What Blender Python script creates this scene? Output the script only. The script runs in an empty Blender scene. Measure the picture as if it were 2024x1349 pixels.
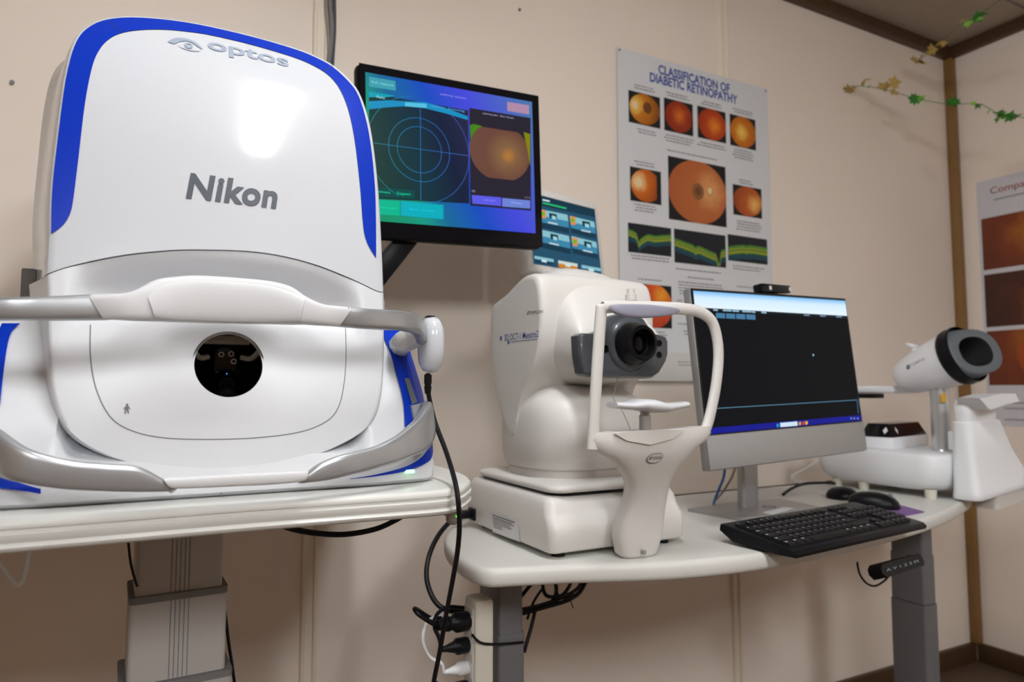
import bpy, bmesh, math, random
from mathutils import Vector, Matrix, Euler
from mathutils.geometry import tessellate_polygon
random.seed(7)
scene = bpy.context.scene
col = scene.collection
# ------------------------------------------------------------------ camera, world, light, exposure
CAMZ = 1.042
YAW, PITCH, FPX = math.radians(27.5), math.radians(4.1), 1349.0
cd = bpy.data.cameras.new('camera'); cam = bpy.data.objects.new('camera', cd); col.objects.link(cam)
cam.location = (0, 0, CAMZ); cam.rotation_euler = (math.pi/2 + PITCH, 0, -YAW)
cd.lens = 24.0; cd.sensor_width = 36.0; cd.clip_start = .02
cd.dof.use_dof = True; cd.dof.focus_distance = .93; cd.dof.aperture_fstop = 4.5
scene.camera = cam
w = bpy.data.worlds.new('world'); scene.world = w; w.use_nodes = True
w.node_tree.nodes['Background'].inputs[0].default_value = (.9, .93, 1, 1)
w.node_tree.nodes['Background'].inputs[1].default_value = .05
scene.view_settings.view_transform = 'Standard'; scene.view_settings.look = 'None'
scene.view_settings.gamma = 1; scene.view_settings.use_curve_mapping = False
scene.view_settings.exposure = 0.55
LAMP_MAIN = 31.0      # emission of the ceiling fixture above the camera
LAMP_FILL = 29.0        # unseen fixtures added further back as frontal fill
WX, WY, HC = 2.857, 1.592, 2.44          # right wall, back wall, ceiling

# ------------------------------------------------------------------ pixel -> place helpers
_fh = Vector((math.sin(YAW), math.cos(YAW), 0)); _r = Vector((math.cos(YAW), -math.sin(YAW), 0))
_f = _fh*math.cos(PITCH) + Vector((0, 0, math.sin(PITCH))); _u = _r.cross(_f)
CAM = Vector((0, 0, CAMZ))
def ray(x, y): return _f + _r*((x-1012)/FPX) + _u*((674.5-y)/FPX)
def onY(x, y, Y): d = ray(x, y); return CAM + d*(Y/d.y)
def onX(x, y, X): d = ray(x, y); return CAM + d*(X/d.x)
def onZ(x, y, Z): d = ray(x, y); return CAM + d*((Z-CAMZ)/d.z)
def onP(x, y, p, n): d = ray(x, y); return CAM + d*((p-CAM).dot(n)/d.dot(n))
def hit(x, y, F, Y0=.9):
    Y = Y0
    for i in range(40):
        p = onY(x, y, Y); Y = .5*Y + .5*F(p.x, p.z)
    return onY(x, y, Y)

# ------------------------------------------------------------------ materials
MATS = {}
def mat(name, c=(.8, .8, .8), rough=.5, metal=0., emit=0., coat=0., noise=0., nscale=30., bump=0., trans=0., ior=1.45, ec=None):
    if name in MATS: return MATS[name]
    m = bpy.data.materials.new(name); m.use_nodes = True; MATS[name] = m
    nt = m.node_tree; b = nt.nodes['Principled BSDF']
    b.inputs['Base Color'].default_value = (*c, 1); b.inputs['Roughness'].default_value = rough
    b.inputs['Metallic'].default_value = metal; b.inputs['Coat Weight'].default_value = coat
    b.inputs['IOR'].default_value = ior
    b.inputs['Coat Roughness'].default_value = .06
    b.inputs['Transmission Weight'].default_value = trans
    if emit:
        b.inputs['Emission Color'].default_value = (*(ec or c), 1); b.inputs['Emission Strength'].default_value = emit
    if noise or bump:
        tc = nt.nodes.new('ShaderNodeTexCoord'); n = nt.nodes.new('ShaderNodeTexNoise')
        n.inputs['Scale'].default_value = nscale; n.inputs['Detail'].default_value = 4
        nt.links.new(tc.outputs['Object'], n.inputs['Vector'])
        if noise:
            mx = nt.nodes.new('ShaderNodeMix'); mx.data_type = 'RGBA'
            mx.inputs['A'].default_value = (*[v*(1-noise) for v in c], 1); mx.inputs['B'].default_value = (*[min(1, v*(1+noise)) for v in c], 1)
            nt.links.new(n.outputs['Fac'], mx.inputs['Factor']); nt.links.new(mx.outputs['Result'], b.inputs['Base Color'])
        if bump:
            bp = nt.nodes.new('ShaderNodeBump'); bp.inputs['Strength'].default_value = bump; bp.inputs['Distance'].default_value = .002
            nt.links.new(n.outputs['Fac'], bp.inputs['Height']); nt.links.new(bp.outputs['Normal'], b.inputs['Normal'])
    return m
def hexc(h): 
    v = [int(h[i:i+2], 16)/255 for i in (0, 2, 4)]
    return tuple(x/12.92 if x <= .04045 else ((x+.055)/1.055)**2.4 for x in v)
WALL = mat('wall_vinyl', (.84, .745, .655), .55, noise=.03, nscale=3., bump=.02)
UNSEEN_WALL = mat('dark_brown_unseen_wall', (.30, .185, .10), .5, noise=.15, nscale=8.)  # unseen walls coloured dark brown to cut bounced light
BATT = mat('batten_vinyl', (.82, .73, .61), .5)
CEIL = mat('ceiling_board', (.40, .35, .29), .85, noise=.06, nscale=40., bump=.15)
TRIMD = mat('dark_brown_trim', (.075, .038, .016), .5, noise=.2, nscale=14.)
TRIMA = mat('amber_wood_trim', (.24, .125, .038), .45, noise=.2, nscale=9.)
FLOOR = mat('floor_vinyl', (.11, .07, .045), .45, noise=.15, nscale=12.)
GLOSS = mat('gloss_white_plastic', (.63, .65, .69), .12)
SATIN = mat('satin_white_plastic', (.70, .715, .745), .38)
PAD = mat('soft_white_pad', (.68, .685, .70), .5)
SHELLG = mat('cool_white_shell', (.62, .62, .62), .3, coat=.3)
SILVER = mat('silver_paint', (.43, .44, .455), .34, metal=.65)
BLUE = mat('blue_plastic', (.0, .032, .47), .3)
SEAM = mat('seam_shadow_gap', (.22, .22, .23), .7)
IVORY = mat('ivory_plastic', (.74, .72, .695), .36)
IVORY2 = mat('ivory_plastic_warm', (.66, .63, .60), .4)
DESK = mat('desk_laminate', (.66, .655, .62), .4, noise=.02, nscale=60.)
TABLE = mat('table_grey_white', (.70, .70, .67), .32)
LEG = mat('leg_grey_metal', (.17, .17, .18), .5, metal=.2)
COLM = mat('column_pale_grey', (.40, .375, .35), .5)
COLLAR = mat('collar_dark_grey', (.16, .155, .15), .6)
BLACK = mat('black_plastic', (.006, .006, .008), .36, ior=1.28)
BLACKM = mat('black_matt', (.008, .008, .009), .75)
BLACKG = mat('black_gloss', (.005, .005, .007), .08, ior=1.35)
RUBBER = mat('black_cable', (.006, .006, .008), .45, ior=1.3)
DGREY = mat('dark_slate_plastic', (.075, .085, .10), .33, coat=.3)
MGREY = mat('mid_grey_plastic', (.12, .135, .15), .5)
STEEL = mat('brushed_grey_metal', (.42, .42, .42), .38, metal=.6)
CHROME = mat('chrome', (.75, .75, .76), .12, metal=1.)
INK = mat('charcoal_ink', (.065, .075, .095), .45)
INKL = mat('silver_blue_ink', (.34, .40, .50), .35)
INKB = mat('blue_ink', (.06, .10, .36), .6)
INKG = mat('grey_ink', (.20, .20, .21), .7)
PAPER = mat('poster_paper', (.67, .68, .70), .45)
PAPER2 = mat('poster_paper_two', (.60, .60, .64), .45)
PAPER3 = mat('poster_footer_cream', (.62, .61, .58), .45)
LAV = mat('lavender_grey_pad', (.33, .33, .42), .4)
GLASSB = mat('lens_glass_black', (.003, .003, .005), .12, ior=1.25)
CWHITE = mat('white_cable', (.72, .73, .74), .45)
CGREY = mat('grey_cable', (.22, .21, .21), .5)
CTAUPE = mat('taupe_cable', (.34, .29, .25), .5)
CBLUE = mat('blue_cable', (.02, .13, .42), .45)
YELL = mat('yellow_sticker', (.75, .42, .02), .5)
PURP = mat('purple_pad', (.20, .10, .30), .6)
LEAF = mat('ivy_leaf_green', (.04, .22, .025), .45)
LEAFL = mat('ivy_leaf_light', (.30, .68, .10), .4)
LEAFY = mat('ivy_leaf_yellow', (.55, .40, .12), .5)
LGREEN = mat('green_led', (.35, .95, .45), .4, emit=1.3)
WARMW = mat('cream_plastic', (.68, .65, .56), .4)
TEMPOW = mat('perimeter_white', (.84, .86, .89), .38)
def em(name, c, s=1.0):
    m = mat(name, (0, 0, 0), .25, emit=s*.76, ec=c, ior=1.2); return m
def emh(h, s=1.0): return em('screen_' + h + '_%g' % s, hexc(h), s)

# ------------------------------------------------------------------ mesh helpers
class MB:
    def __init__(s): s.v = []; s.f = []; s.m = []; s.mats = []
    def mi(s, m):
        if m not in s.mats: s.mats.append(m)
        return s.mats.index(m)
    def add(s, v, f, m):
        o = len(s.v); s.v += [Vector(p) for p in v]; k = s.mi(m)
        for q in f: s.f.append([i+o for i in q]); s.m.append(k)
        return s
def _props(o, label=None, cat=None, group=None, kind=None):
    if label: o['label'] = label
    if cat: o['category'] = cat
    if group: o['group'] = group
    if kind: o['kind'] = kind
    return o
def thing(name, label, cat, loc=(0, 0, 0), rot=(0, 0, 0), group=None):
    o = bpy.data.objects.new(name, None); col.objects.link(o); o.empty_display_size = .05
    o.location = loc; o.rotation_euler = rot
    return _props(o, label, cat, group)
def root_of(p):
    while p.parent: p = p.parent
    return p
def mk(name, mb, parent=None, world=True, sharp=35, label=None, fixn=True):
    me = bpy.data.meshes.new(name)
    vs = mb.v
    if parent is not None and world:
        r = root_of(parent); inv = Matrix.LocRotScale(r.location, r.rotation_euler, None).inverted()
        vs = [inv @ p for p in vs]
    me.from_pydata([tuple(p) for p in vs], [], mb.f)
    for m in mb.mats: me.materials.append(m)
    me.polygons.foreach_set('material_index', mb.m)
    if fixn:
        bm = bmesh.new(); bm.from_mesh(me); bmesh.ops.recalc_face_normals(bm, faces=bm.faces); bm.to_mesh(me); bm.free()
    me.validate(); me.shade_smooth(); me.set_sharp_from_angle(angle=math.radians(sharp)); me.update()
    o = bpy.data.objects.new(name, me); col.objects.link(o)
    if parent is not None: o.parent = parent
    if label: o['label'] = label
    return o
def one(v, f, m): return MB().add(v, f, m)
def rbox(c, s, bev=.003, seg=2, m=None, rot=None):
    bm = bmesh.new(); bmesh.ops.create_cube(bm, size=1)
    for v in bm.verts: v.co = Vector((v.co.x*s[0], v.co.y*s[1], v.co.z*s[2]))
    if bev: bmesh.ops.bevel(bm, geom=bm.edges[:], offset=min(bev, .48*min(s)), segments=seg, profile=.5, affect='EDGES', clamp_overlap=True)
    R = Euler(rot).to_matrix() if rot else Matrix.Identity(3)
    bm.verts.index_update(); v = [R @ x.co + Vector(c) for x in bm.verts]; f = [[q.index for q in p.verts] for p in bm.faces]; bm.free()
    return (v, f, m)
def rboxp(name, lo, hi, m, parent, bev=.003, world=True, **k):
    c = [(a+b)/2 for a, b in zip(lo, hi)]; s = [b-a for a, b in zip(lo, hi)]
    return mk(name, MB().add(*rbox(c, s, bev, 2, m)), parent, world, **k)
def loft(rings, closed=True, cap0=True, cap1=True):
    n = len(rings[0]); v = [p for r in rings for p in r]; f = []
    for i in range(len(rings)-1):
        for j in range(n if closed else n-1):
            k = (j+1) % n; f.append([i*n+j, i*n+k, (i+1)*n+k, (i+1)*n+j])
    if cap0: f.append(list(range(n))[::-1])
    if cap1: f.append([(len(rings)-1)*n+j for j in range(n)])
    return v, f
def sell(hx, hy, n=40, e=3.):
    out = []
    for i in range(n):
        a = 2*math.pi*i/n; c, s = math.cos(a), math.sin(a)
        out.append((math.copysign(abs(c)**(2/e), c)*hx, math.copysign(abs(s)**(2/e), s)*hy))
    return out
def rrect(x0, x1, y0, y1, r, k=6):
    out = []
    for cx, cy, a0 in ((x1-r, y1-r, 0), (x0+r, y1-r, 90), (x0+r, y0+r, 180), (x1-r, y0+r, 270)):
        for i in range(k+1):
            a = math.radians(a0 + 90*i/k); out.append((cx+r*math.cos(a), cy+r*math.sin(a)))
    return out
def catmull(P, n=8, closed=False):
    P = [Vector(p) for p in P]; out = []; N = len(P); seg = N if closed else N-1
    for i in range(seg):
        g = lambda j: P[j % N] if closed else P[max(0, min(N-1, j))]
        a, b, c, d = g(i-1), g(i), g(i+1), g(i+2)
        for k in range(n):
            t = k/n
            out.append(.5*((2*b) + (c-a)*t + (2*a-5*b+4*c-d)*t*t + (3*b-a-3*c+d)*t**3))
    if not closed: out.append(P[-1])
    return out
def tube(path, r, m, n=10, smooth=6, caps=True, rads=None, flat=None, up=None):
    P = catmull(path, smooth) if smooth else [Vector(p) for p in path]
    rings = []; prev = None
    for i, p in enumerate(P):
        t = (P[min(i+1, len(P)-1)] - P[max(i-1, 0)]).normalized()
        if up is not None: a = (Vector(up) - t*t.dot(Vector(up))).normalized()
        elif prev is None:
            a = t.orthogonal().normalized()
        else: a = (prev - t*prev.dot(t)).normalized()
        prev = a; b = t.cross(a)
        rr = r if rads is None else rads[0] + (rads[-1]-rads[0])*i/(len(P)-1)
        fx, fy = flat or (1, 1)
        rings.append([p + a*(rr*fx*math.cos(2*math.pi*j/n)) + b*(rr*fy*math.sin(2*math.pi*j/n)) for j in range(n)])
    v, f = loft(rings, True, caps, caps); return (v, f, m)
def lathe(c, axis, prof, m, n=32, cap=True, up=None):
    ax = Vector(axis).normalized(); a = Vector(up) if up else ax.orthogonal(); a = (a-ax*a.dot(ax)).normalized(); b = ax.cross(a); c = Vector(c)
    rings = [[c + ax*h + a*(r*math.cos(2*math.pi*j/n)) + b*(r*math.sin(2*math.pi*j/n)) for j in range(n)] for r, h in prof]
    v, f = loft(rings, True, cap, cap); return (v, f, m)
def prism(out, fn0, fn1, m):
    """outline list of 2d mapped by fn0/fn1 to two 3d loops"""
    n = len(out); v = [fn0(p) for p in out] + [fn1(p) for p in out]
    f = [list(range(n)), [n+i for i in range(n)][::-1]] + [[i, (i+1) % n, n+(i+1) % n, n+i] for i in range(n)]
    return (v, f, m)
def strip(A, B, m):
    n = len(A); return (list(A)+list(B), [[i, i+1, n+i+1, n+i] for i in range(n-1)], m)
def resample(P, n, closed=False):
    P = [Vector(p) for p in P] + ([Vector(P[0])] if closed else [])
    L = [0]
    for a, b in zip(P, P[1:]): L.append(L[-1] + (b-a).length)
    out = []; k = 0; tot = L[-1]; cnt = n if closed else n-1
    for i in range(n):
        s = tot*i/cnt
        while k < len(P)-2 and L[k+1] < s: k += 1
        t = (s-L[k])/max(1e-9, L[k+1]-L[k]); out.append(P[k].lerp(P[k+1], max(0, min(1, t))))
    return out
_dg = None
def text(s, size, shear=0., bold=0., space=1., align='CENTER', ext=0.):
    cu = bpy.data.curves.new('t', 'FONT'); cu.body = s; cu.size = size; cu.shear = shear; cu.offset = bold
    cu.space_character = space; cu.align_x = align; cu.align_y = 'CENTER'; cu.resolution_u = 4; cu.extrude = ext
    o = bpy.data.objects.new('t', cu); col.objects.link(o)
    dg = bpy.context.evaluated_depsgraph_get(); dg.update()
    me = bpy.data.meshes.new_from_object(o.evaluated_get(dg))
    v = [p.co.copy() for p in me.vertices]; f = [list(p.vertices) for p in me.polygons]
    bpy.data.objects.remove(o); bpy.data.curves.remove(cu); bpy.data.meshes.remove(me)
    return v, f
def put_text(mb, s, size, m, fn, **k):
    v, f = text(s, size, **k); mb.add([fn(p.x, p.y) for p in v], f, m); return mb
def fit_text(mb, s, m, fn, x0, x1, h, **k):
    """text scaled to run from x0 to x1 with cap height about h"""
    v, f = text(s, 1.0, **k); a = min(p.x for p in v); b = max(p.x for p in v); c = min(p.y for p in v); d = max(p.y for p in v)
    mb.add([fn(x0+(p.x-a)/(b-a)*(x1-x0), ((p.y-c)/(d-c)-.5)*h) for p in v], f, m); return mb

# ------------------------------------------------------------------ the room
X0, Y0 = -2.4, -4.2
def struct(o): o['kind'] = 'structure'; return o
def slab(name, lo, hi, m): return struct(rboxp(name, lo, hi, m, None, bev=0))
slab('floor', (X0-.1, Y0-.1, -.1), (WX+.1, WY+.1, 0), FLOOR)
wb = slab('wall_back', (X0-.1, WY+.004, 0), (WX+.1, WY+.1, HC), SEAM)
wr = slab('wall_right', (WX+.004, Y0-.1, 0), (WX+.1, WY+.1, HC), SEAM)
slab('wall_left', (X0-.1, Y0-.1, 0), (X0, WY, HC), UNSEEN_WALL)
slab('wall_front', (X0-.1, Y0-.1, 0), (WX, Y0, HC), UNSEEN_WALL)
ce = slab('ceiling', (X0-.1, Y0-.1, HC+.004), (WX+.1, WY+.1, HC+.1), SEAM)
seams = [X0, -2.12, -.90, .318, 1.605, WX]
for a, b in zip(seams, seams[1:]): rboxp('wall_panel', (a+.001, WY, 0), (b-.001, WY+.004, HC), WALL, wb, bev=.0)
for a in seams[1:5]: 
    mb = MB().add(*rbox((a, WY-.0015, HC/2), (.036, .003, HC), .0, 1, BATT))
    for dx in (-.013, .013): mb.add(*rbox((a+dx, WY-.005, HC/2), (.009, .008, HC), .003, 2, BATT))
    mk('batten', mb, wb)
ys = [Y0, -3.1, -1.9, -.7, .5, WY]
for a, b in zip(ys, ys[1:]): rboxp('wall_panel', (WX, a+.001, 0), (WX+.004, b-.001, HC), WALL, wr, bev=0)
for a in ys[1:5]: rboxp('batten', (WX-.006, a-.016, 0), (WX, a+.016, HC), BATT, wr, bev=.003)
# ceiling boards with a visible joint
cx = [X0 + i*(WX-.0-X0)/4 for i in range(5)]; cy = [Y0, -1.5, -.3, 1.27, WY]
for i in range(4):
    for j in range(4): rboxp('ceiling_board', (cx[i]+.004, cy[j]+.004, HC), (cx[i+1]-.004, cy[j+1]-.004, HC+.004), CEIL, ce, bev=0)
def trim(n, lo, hi, m): return struct(rboxp('trim_%d' % n, lo, hi, m, None, bev=.004))
trim(1, (X0, WY-.03, HC-.045), (WX-.03, WY, HC), TRIMD)
trim(2, (WX-.03, Y0, HC-.045), (WX, WY, HC), TRIMD)
trim(3, (WX-.033, WY-.033, 0.07), (WX, WY, HC-.045), TRIMA)
struct(rboxp('baseboard_back', (X0, WY-.018, 0), (WX-.02, WY, .07), TRIMD, None, bev=.004))
struct(rboxp('baseboard_right', (WX-.018, Y0, 0), (WX, WY-.02, .07), TRIMD, None, bev=.004))

# ceiling lights
def ceiling_light(x, y, lx, ly, power, label):
    t = thing('ceiling_light', label, 'ceiling light', (x, y, HC), group='fluorescent ceiling lights')
    mb = MB()
    for sy in (-1, 1): mb.add(*rbox((x, y+sy*(ly/2+.012), HC-.052), (lx+.02, .024, .104), .006, 2, SATIN))
    mb.add(*rbox((x, y, HC-.008), (lx+.01, ly, .014), .002, 2, SATIN)); mk('frame', mb, t)
    m = mat('lamp_diffuser_%g' % power, (.9, .9, .9), .4, emit=power, ec=(.965, .985, 1.0))
    pr = [(-lx/2, -.016), (-lx/2, -.05), (-lx/2+.015, -.085), (-lx/2+.04, -.1), (lx/2-.04, -.1), (lx/2-.015, -.085), (lx/2, -.05), (lx/2, -.016)]
    v, f = loft([[Vector((x+a, yy, HC+b)) for a, b in pr] for yy in (y-ly/2, y+ly/2)]); mk('diffuser', one(v, f, m), t)
ceiling_light(.34, .36, .15, .70, LAMP_MAIN, 'long white fluorescent ceiling light right above the viewpoint')
ceiling_light(-.85, -1.75, .30, 1.2, LAMP_FILL, 'long white unseen ceiling light added as fill further back on the left')  # this pair is added behind the camera to soften shadows
ceiling_light(.75, -1.75, .30, 1.2, LAMP_FILL, 'long white unseen ceiling light added as fill further back on the right')

# ------------------------------------------------------------------ widefield retinal imager (big white device)
XC = .0755
def lerpt(z, tab):
    if z <= tab[0][0]: return tab[0][1] + (z-tab[0][0])*(tab[1][1]-tab[0][1])/(tab[1][0]-tab[0][0])
    for (a, p), (b, q) in zip(tab, tab[1:]):
        if z <= b: 
            t = (z-a)/(b-a); return p+(q-p)*t
    (a, p), (b, q) = tab[-2:]; return q + (z-b)*(q-p)/(b-a)
_raw = [(1.10, .868), (1.17, .884), (1.24, .8975), (1.30, .910), (1.36, .924), (1.41, .939), (1.45, .954), (1.49, .974), (1.53, 1.000), (1.56, 1.026)]
_zz = [1.10+.005*i for i in range(93)]
_val = [lerpt(z, _raw) for z in _zz]
for it in range(25): _val = [_val[0]] + [(_val[i-1]+_val[i]*2+_val[i+1])/4 for i in range(1, len(_val)-1)] + [_val[-1]]
def F(x, z): 
    t = (z-1.10)/.005; i = max(0, min(91, int(math.floor(t)))); b = _val[i] + (_val[i+1]-_val[i])*(t-i)
    return b + .55*(x-XC)**2
def G(x, z):                                     # lower face bowl
    zc = 1.165 - .75*(x-XC)**2; d = (x-XC)/.165
    bump = math.exp(-((z-zc)/.026)**2)*max(0, 1-d**4)
    nose = math.exp(-((z-1.095)/.030)**2)*max(0, 1-(abs(x-XC)/.17)**2.5)
    return .84+.2*(z-.95) + .55*(x-XC)**2 + .050*bump + .010*nose
opt = thing('retinal_imaging_device', 'large white eye imaging machine with blue bands and a round black aperture', 'eye scanner', (XC, 1.08, .922))
outer_px = [(101.7, 463), (104, 374), (118, 249), (133, 145), (153.6, 79), (187, 48), (232.5, 36.5), (290.6, 36.5), (353, 43), (415, 54), (498, 73.5), (581, 97.5), (623, 114), (656, 132), (685, 158), (706, 185), (722, 232), (733, 290.6), (741, 373.6), (743, 456.6), (743, 510.6)]
inner_px = [(101.7, 463), (124.5, 446), (139, 423), (145.3, 394), (155.7, 311), (168, 207.5), (182.6, 133), (199, 95.5), (220, 74.7), (249, 63.5), (290.6, 59), (332, 59.4), (373.6, 63.5), (415, 69.7), (498, 89), (581, 114), (623, 132), (652, 151.5), (672.5, 178.5), (689, 220), (701.5, 282), (712, 373.6), (717, 440), (724, 477), (743, 510.6)]
arch_px = [(756, 577), (743, 574), (697, 552), (627, 524), (557, 505.5), (488, 496), (395, 493), (325, 495), (232, 505.5), (139, 526), (95, 541)]
def sm2(px, n=6): return [(p.x, p.y) for p in catmull([(a, b, 0) for a, b in px], n)]
edge_px = [(95, 541), (97, 500)] + [(a-2.5 if a < 150 else a, b) for a, b in outer_px[:4]] + [(151, 77), (186, 45.5), (232.5, 33.5), (290.6, 33.5), (353, 40), (415, 51), (498, 70.5), (582, 94.5), (625, 111), (658, 129), (688, 155), (709, 183), (726, 231), (737, 290), (746, 373), (751, 456), (754, 520), (756, 577)]
shell_out = resample([hit(a, b, F) for a, b in sm2(edge_px)], 110) + resample([hit(a, b, F) for a, b in sm2(arch_px)], 60)[1:-1]
def polar(outl, c, surf, nr, hole=None):
    rings = []
    for j in range(nr+1):
        s = j/nr; ring = []
        for p in outl:
            d = Vector((p.x-c[0], 0, p.z-c[1]))
            if hole: q = d.normalized()*hole*(1-s) + d*s
            else: q = d*max(s, .002)
            x, z = c[0]+q.x, c[1]+q.z; ring.append(Vector((x, surf(x, z), z)))
        rings.append(ring)
    return rings
def skirt(ring, c, steps):
    return [[Vector((c[0]+(p.x-c[0])*sx, p.y*(1-fl)+yy*fl+dy, c[1]+(p.z-c[1])*sz)) for p in ring] for sx, sz, dy, fl, yy in steps]
cU = (XC+.002, 1.33)
rings = polar(shell_out, cU, F, 26)
sk = skirt(rings[-1], cU, [(1.008, 1.004, .002, 0, 0), (1.02, 1.008, .008, 0, 0), (1.05, 1.012, .03, 0, 0), (1.13, 1.015, .10, .3, .98), (1.22, 1.01, .14, .8, .98), (1.26, 1.0, .20, 1, .98), (1.22, .96, .36, 1, .98), (1.05, .85, .42, 1, .98)])
# keep the bottom of the skirt level with the seam
for r in sk:
    for p, q in zip(r, rings[-1]): p.z = max(p.z, min(q.z, 1.166) if q.z < 1.22 else p.z)
v, f = loft(rings + sk, True, False, True)
mk('upper_cover', one(v, f, GLOSS), opt, sharp=50)
# blue band laid over the cover
A = resample([hit(a, b, F) for a, b in sm2(outer_px)], 120); B = resample([hit(a, b, F) for a, b in sm2(inner_px)], 120)
mb = MB(); rows = []
for k in range(9):
    row = []
    for a, b in zip(A, B):
        x, z = a.x+(b.x-a.x)*k/8, a.z+(b.z-a.z)*k/8; row.append(Vector((x, F(x, z)-.0012, z)))
    rows.append(row)
for r0, r1 in zip(rows, rows[1:]): mb.add(*strip(r0, r1, BLUE))
band = mk('blue_band', mb, opt, sharp=60, label='glossy blue arched band')
for (p0, p1) in (((215, 44), (240, 63)), ((657, 131), (640, 142))):
    a, b = hit(*p0, F), hit(*p1, F); off = Vector((0, -.0014, 0))
    mk('band_joint', MB().add(*tube([a+off, b+off], .00045, INK, 6, 0)), band)
# lettering on the cover
def on_cover(c_px, ang, F=F, scale=1.0):
    c = hit(*c_px, F); ca, sa = math.cos(ang), math.sin(ang)
    def fn(x, y):
        X, Z = c.x + x*ca - y*sa, c.z + x*sa + y*ca; return Vector((X, F(X, Z)-.0011, Z))
    return fn
mb = MB(); l, r = hit(371, 372, F), hit(551, 388, F); wid = (r-l).length
def subdiv_add(mb, s, m, fn, x0, x1, h, **k):
    fit_text(mb, s, m, fn, x0, x1, h, **k)
subdiv_add(mb, 'Nikon', INK, on_cover((461, 378), 0), -wid/2, wid/2, .0345, shear=.16, bold=.034, space=1.07)
mk('maker_lettering', mb, opt, label='dark charcoal bold lettering')
mb = MB(); l, r = hit(415, 100, F), hit(571, 121, F); wid = (r-l).length
fit_text(mb, 'optos', INKL, on_cover((493, 109), 0), -wid/2, wid/2, .0262, bold=.02)
fn = on_cover((368, 88), 0)
def arcpts(r, cx, cy, a0, a1, n=14): return [(cx+r*math.cos(math.radians(a0+(a1-a0)*i/n)), cy+r*math.sin(math.radians(a0+(a1-a0)*i/n))) for i in range(n+1)]
up1 = [(-.022, -.002), (-.016, .006), (-.008, .0105), (.001, .0115), (.009, .009), (.015, .004), (.021, -.0045)]
up2 = [(-.014, -.004), (-.010, .000), (-.006, .0035), (.001, .0065), (.008, .0045), (.013, .000), (.021, -.0045)]
mb.add(*strip([fn(*p[:2]) for p in catmull([(a, b, 0) for a, b in up1], 4)], [fn(*p[:2]) for p in catmull([(a, b, 0) for a, b in up2], 4)], INKL))
lo1 = [(-.009, -.0062), (-.002, -.0085), (.006, -.0095), (.014, -.0085), (.021, -.0045)]
lo2 = [(-.009, -.0068), (-.002, -.0100), (.006, -.0112), (.014, -.0098), (.021, -.0045)]
mb.add(*strip([fn(*p[:2]) for p in catmull([(a, b, 0) for a, b in lo1], 4)], [fn(*p[:2]) for p in catmull([(a, b, 0) for a, b in lo2], 4)], INKL))
c0 = arcpts(.0052, .003, -.0020, 0, 360, 24); c1 = arcpts(.0022, .0035, -.0012, 0, 360, 24)
mb.add(*strip([fn(*p) for p in c0], [fn(*p) for p in c1], INKL))
mk('logo_lettering', mb, opt, label='pale silver eye mark and lettering')
# lower bowl
bowl_px = [(97, 543), (97.5, 600), (98.5, 666), (104.5, 759), (121, 824), (153, 865.5), (209, 898), (279, 919), (372, 926), (464, 924.5), (557, 914), (627, 898), (697, 865.5), (734, 833), (751, 782), (756, 712), (756.5, 640), (756, 579)]
arch2 = [(a, b+2.2) for a, b in arch_px]
Gb = lambda x, z: .84+.2*(z-.95) + .55*(x-XC)**2
bo = resample([hit(a, b, Gb) for a, b in sm2(bowl_px)], 130) + resample([hit(a, b, Gb) for a, b in sm2(arch2)], 70)[1:-1]
ap = hit(454, 722, Gb); RA = .0375
rings = polar(bo, (ap.x, ap.z), G, 44, RA)
sk = skirt(rings[-1], (ap.x, ap.z), [(1.012, 1.01, .004, 0, 0), (1.03, 1.02, .014, 0, 0), (1.08, 1.04, .05, .2, .9), (1.17, 1.05, .10, .6, .9), (1.2, 1.04, .16, 1, .9)])
for r in sk:
    for p, q in zip(r, rings[-1]): p.z = min(p.z, max(q.z, 1.164)) if q.z > 1.14 else p.z
v, f = loft(rings + sk, True, False, False)
mk('face_bowl', one(v, f, SATIN), opt, sharp=60)
# aperture lip, barrel, mirror and optics
yA = G(ap.x, ap.z); lip = MB()
ring_in = [Vector((p.x, p.y-.0003, p.z)) for p in rings[0]]
ring_b = [Vector((p.x, p.y+.006, p.z)) for p in rings[0]]
lip.add(*loft([ring_in, ring_b], True, False, False), m=GLOSS) if False else lip.add(loft([ring_in, ring_b], True, False, False)[0], loft([ring_in, ring_b], True, False, False)[1], SATIN)
apo = mk('aperture_lip', lip, opt)
barrel = MB()
barrel.add(*lathe((ap.x, yA+.004, ap.z), (0, 1, 0), [(.040, 0), (.046, .05), (.05, .13), (.0005, .131)], BLACKM, 40, False))
mk('aperture_barrel', barrel, opt)
mb = MB()
cxx, czz = ap.x, ap.z
mb.add(*rbox((cxx+.003, yA+.075, czz+.012), (.034, .02, .052), .003, 2, BLACKG))
mb.add(*lathe((cxx+.003, yA+.080, czz-.014), (0, -1, -.35), [(.0165, 0), (.015, .012), (.010, .02), (.0095, .024)], BLACKG, 28))
mb.add(*lathe((cxx+.003, yA+.06, czz-.036), (0, -.8, -.5), [(.013, 0), (.012, .008), (.008, .010)], BLACKG, 28))
mk('inner_optics', mb, opt, label='black camera optics inside the aperture')
mb = MB()
for dx, dz in ((-.007, .0155), (.0045, .0165), (.0078, .007)):
    mb.add(*lathe((cxx+.003+dx, yA+.0645, czz+dz), (0, -1, 0), [(.0036, 0), (.0036, .0008), (.0020, .0008), (.0020, .0001)], STEEL, 20, False))  # ring-shaped reflections in the optics, modelled as small steel rings
mk('ring_reflections', mb, opt, label='three small grey ring-shaped reflections')
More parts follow.
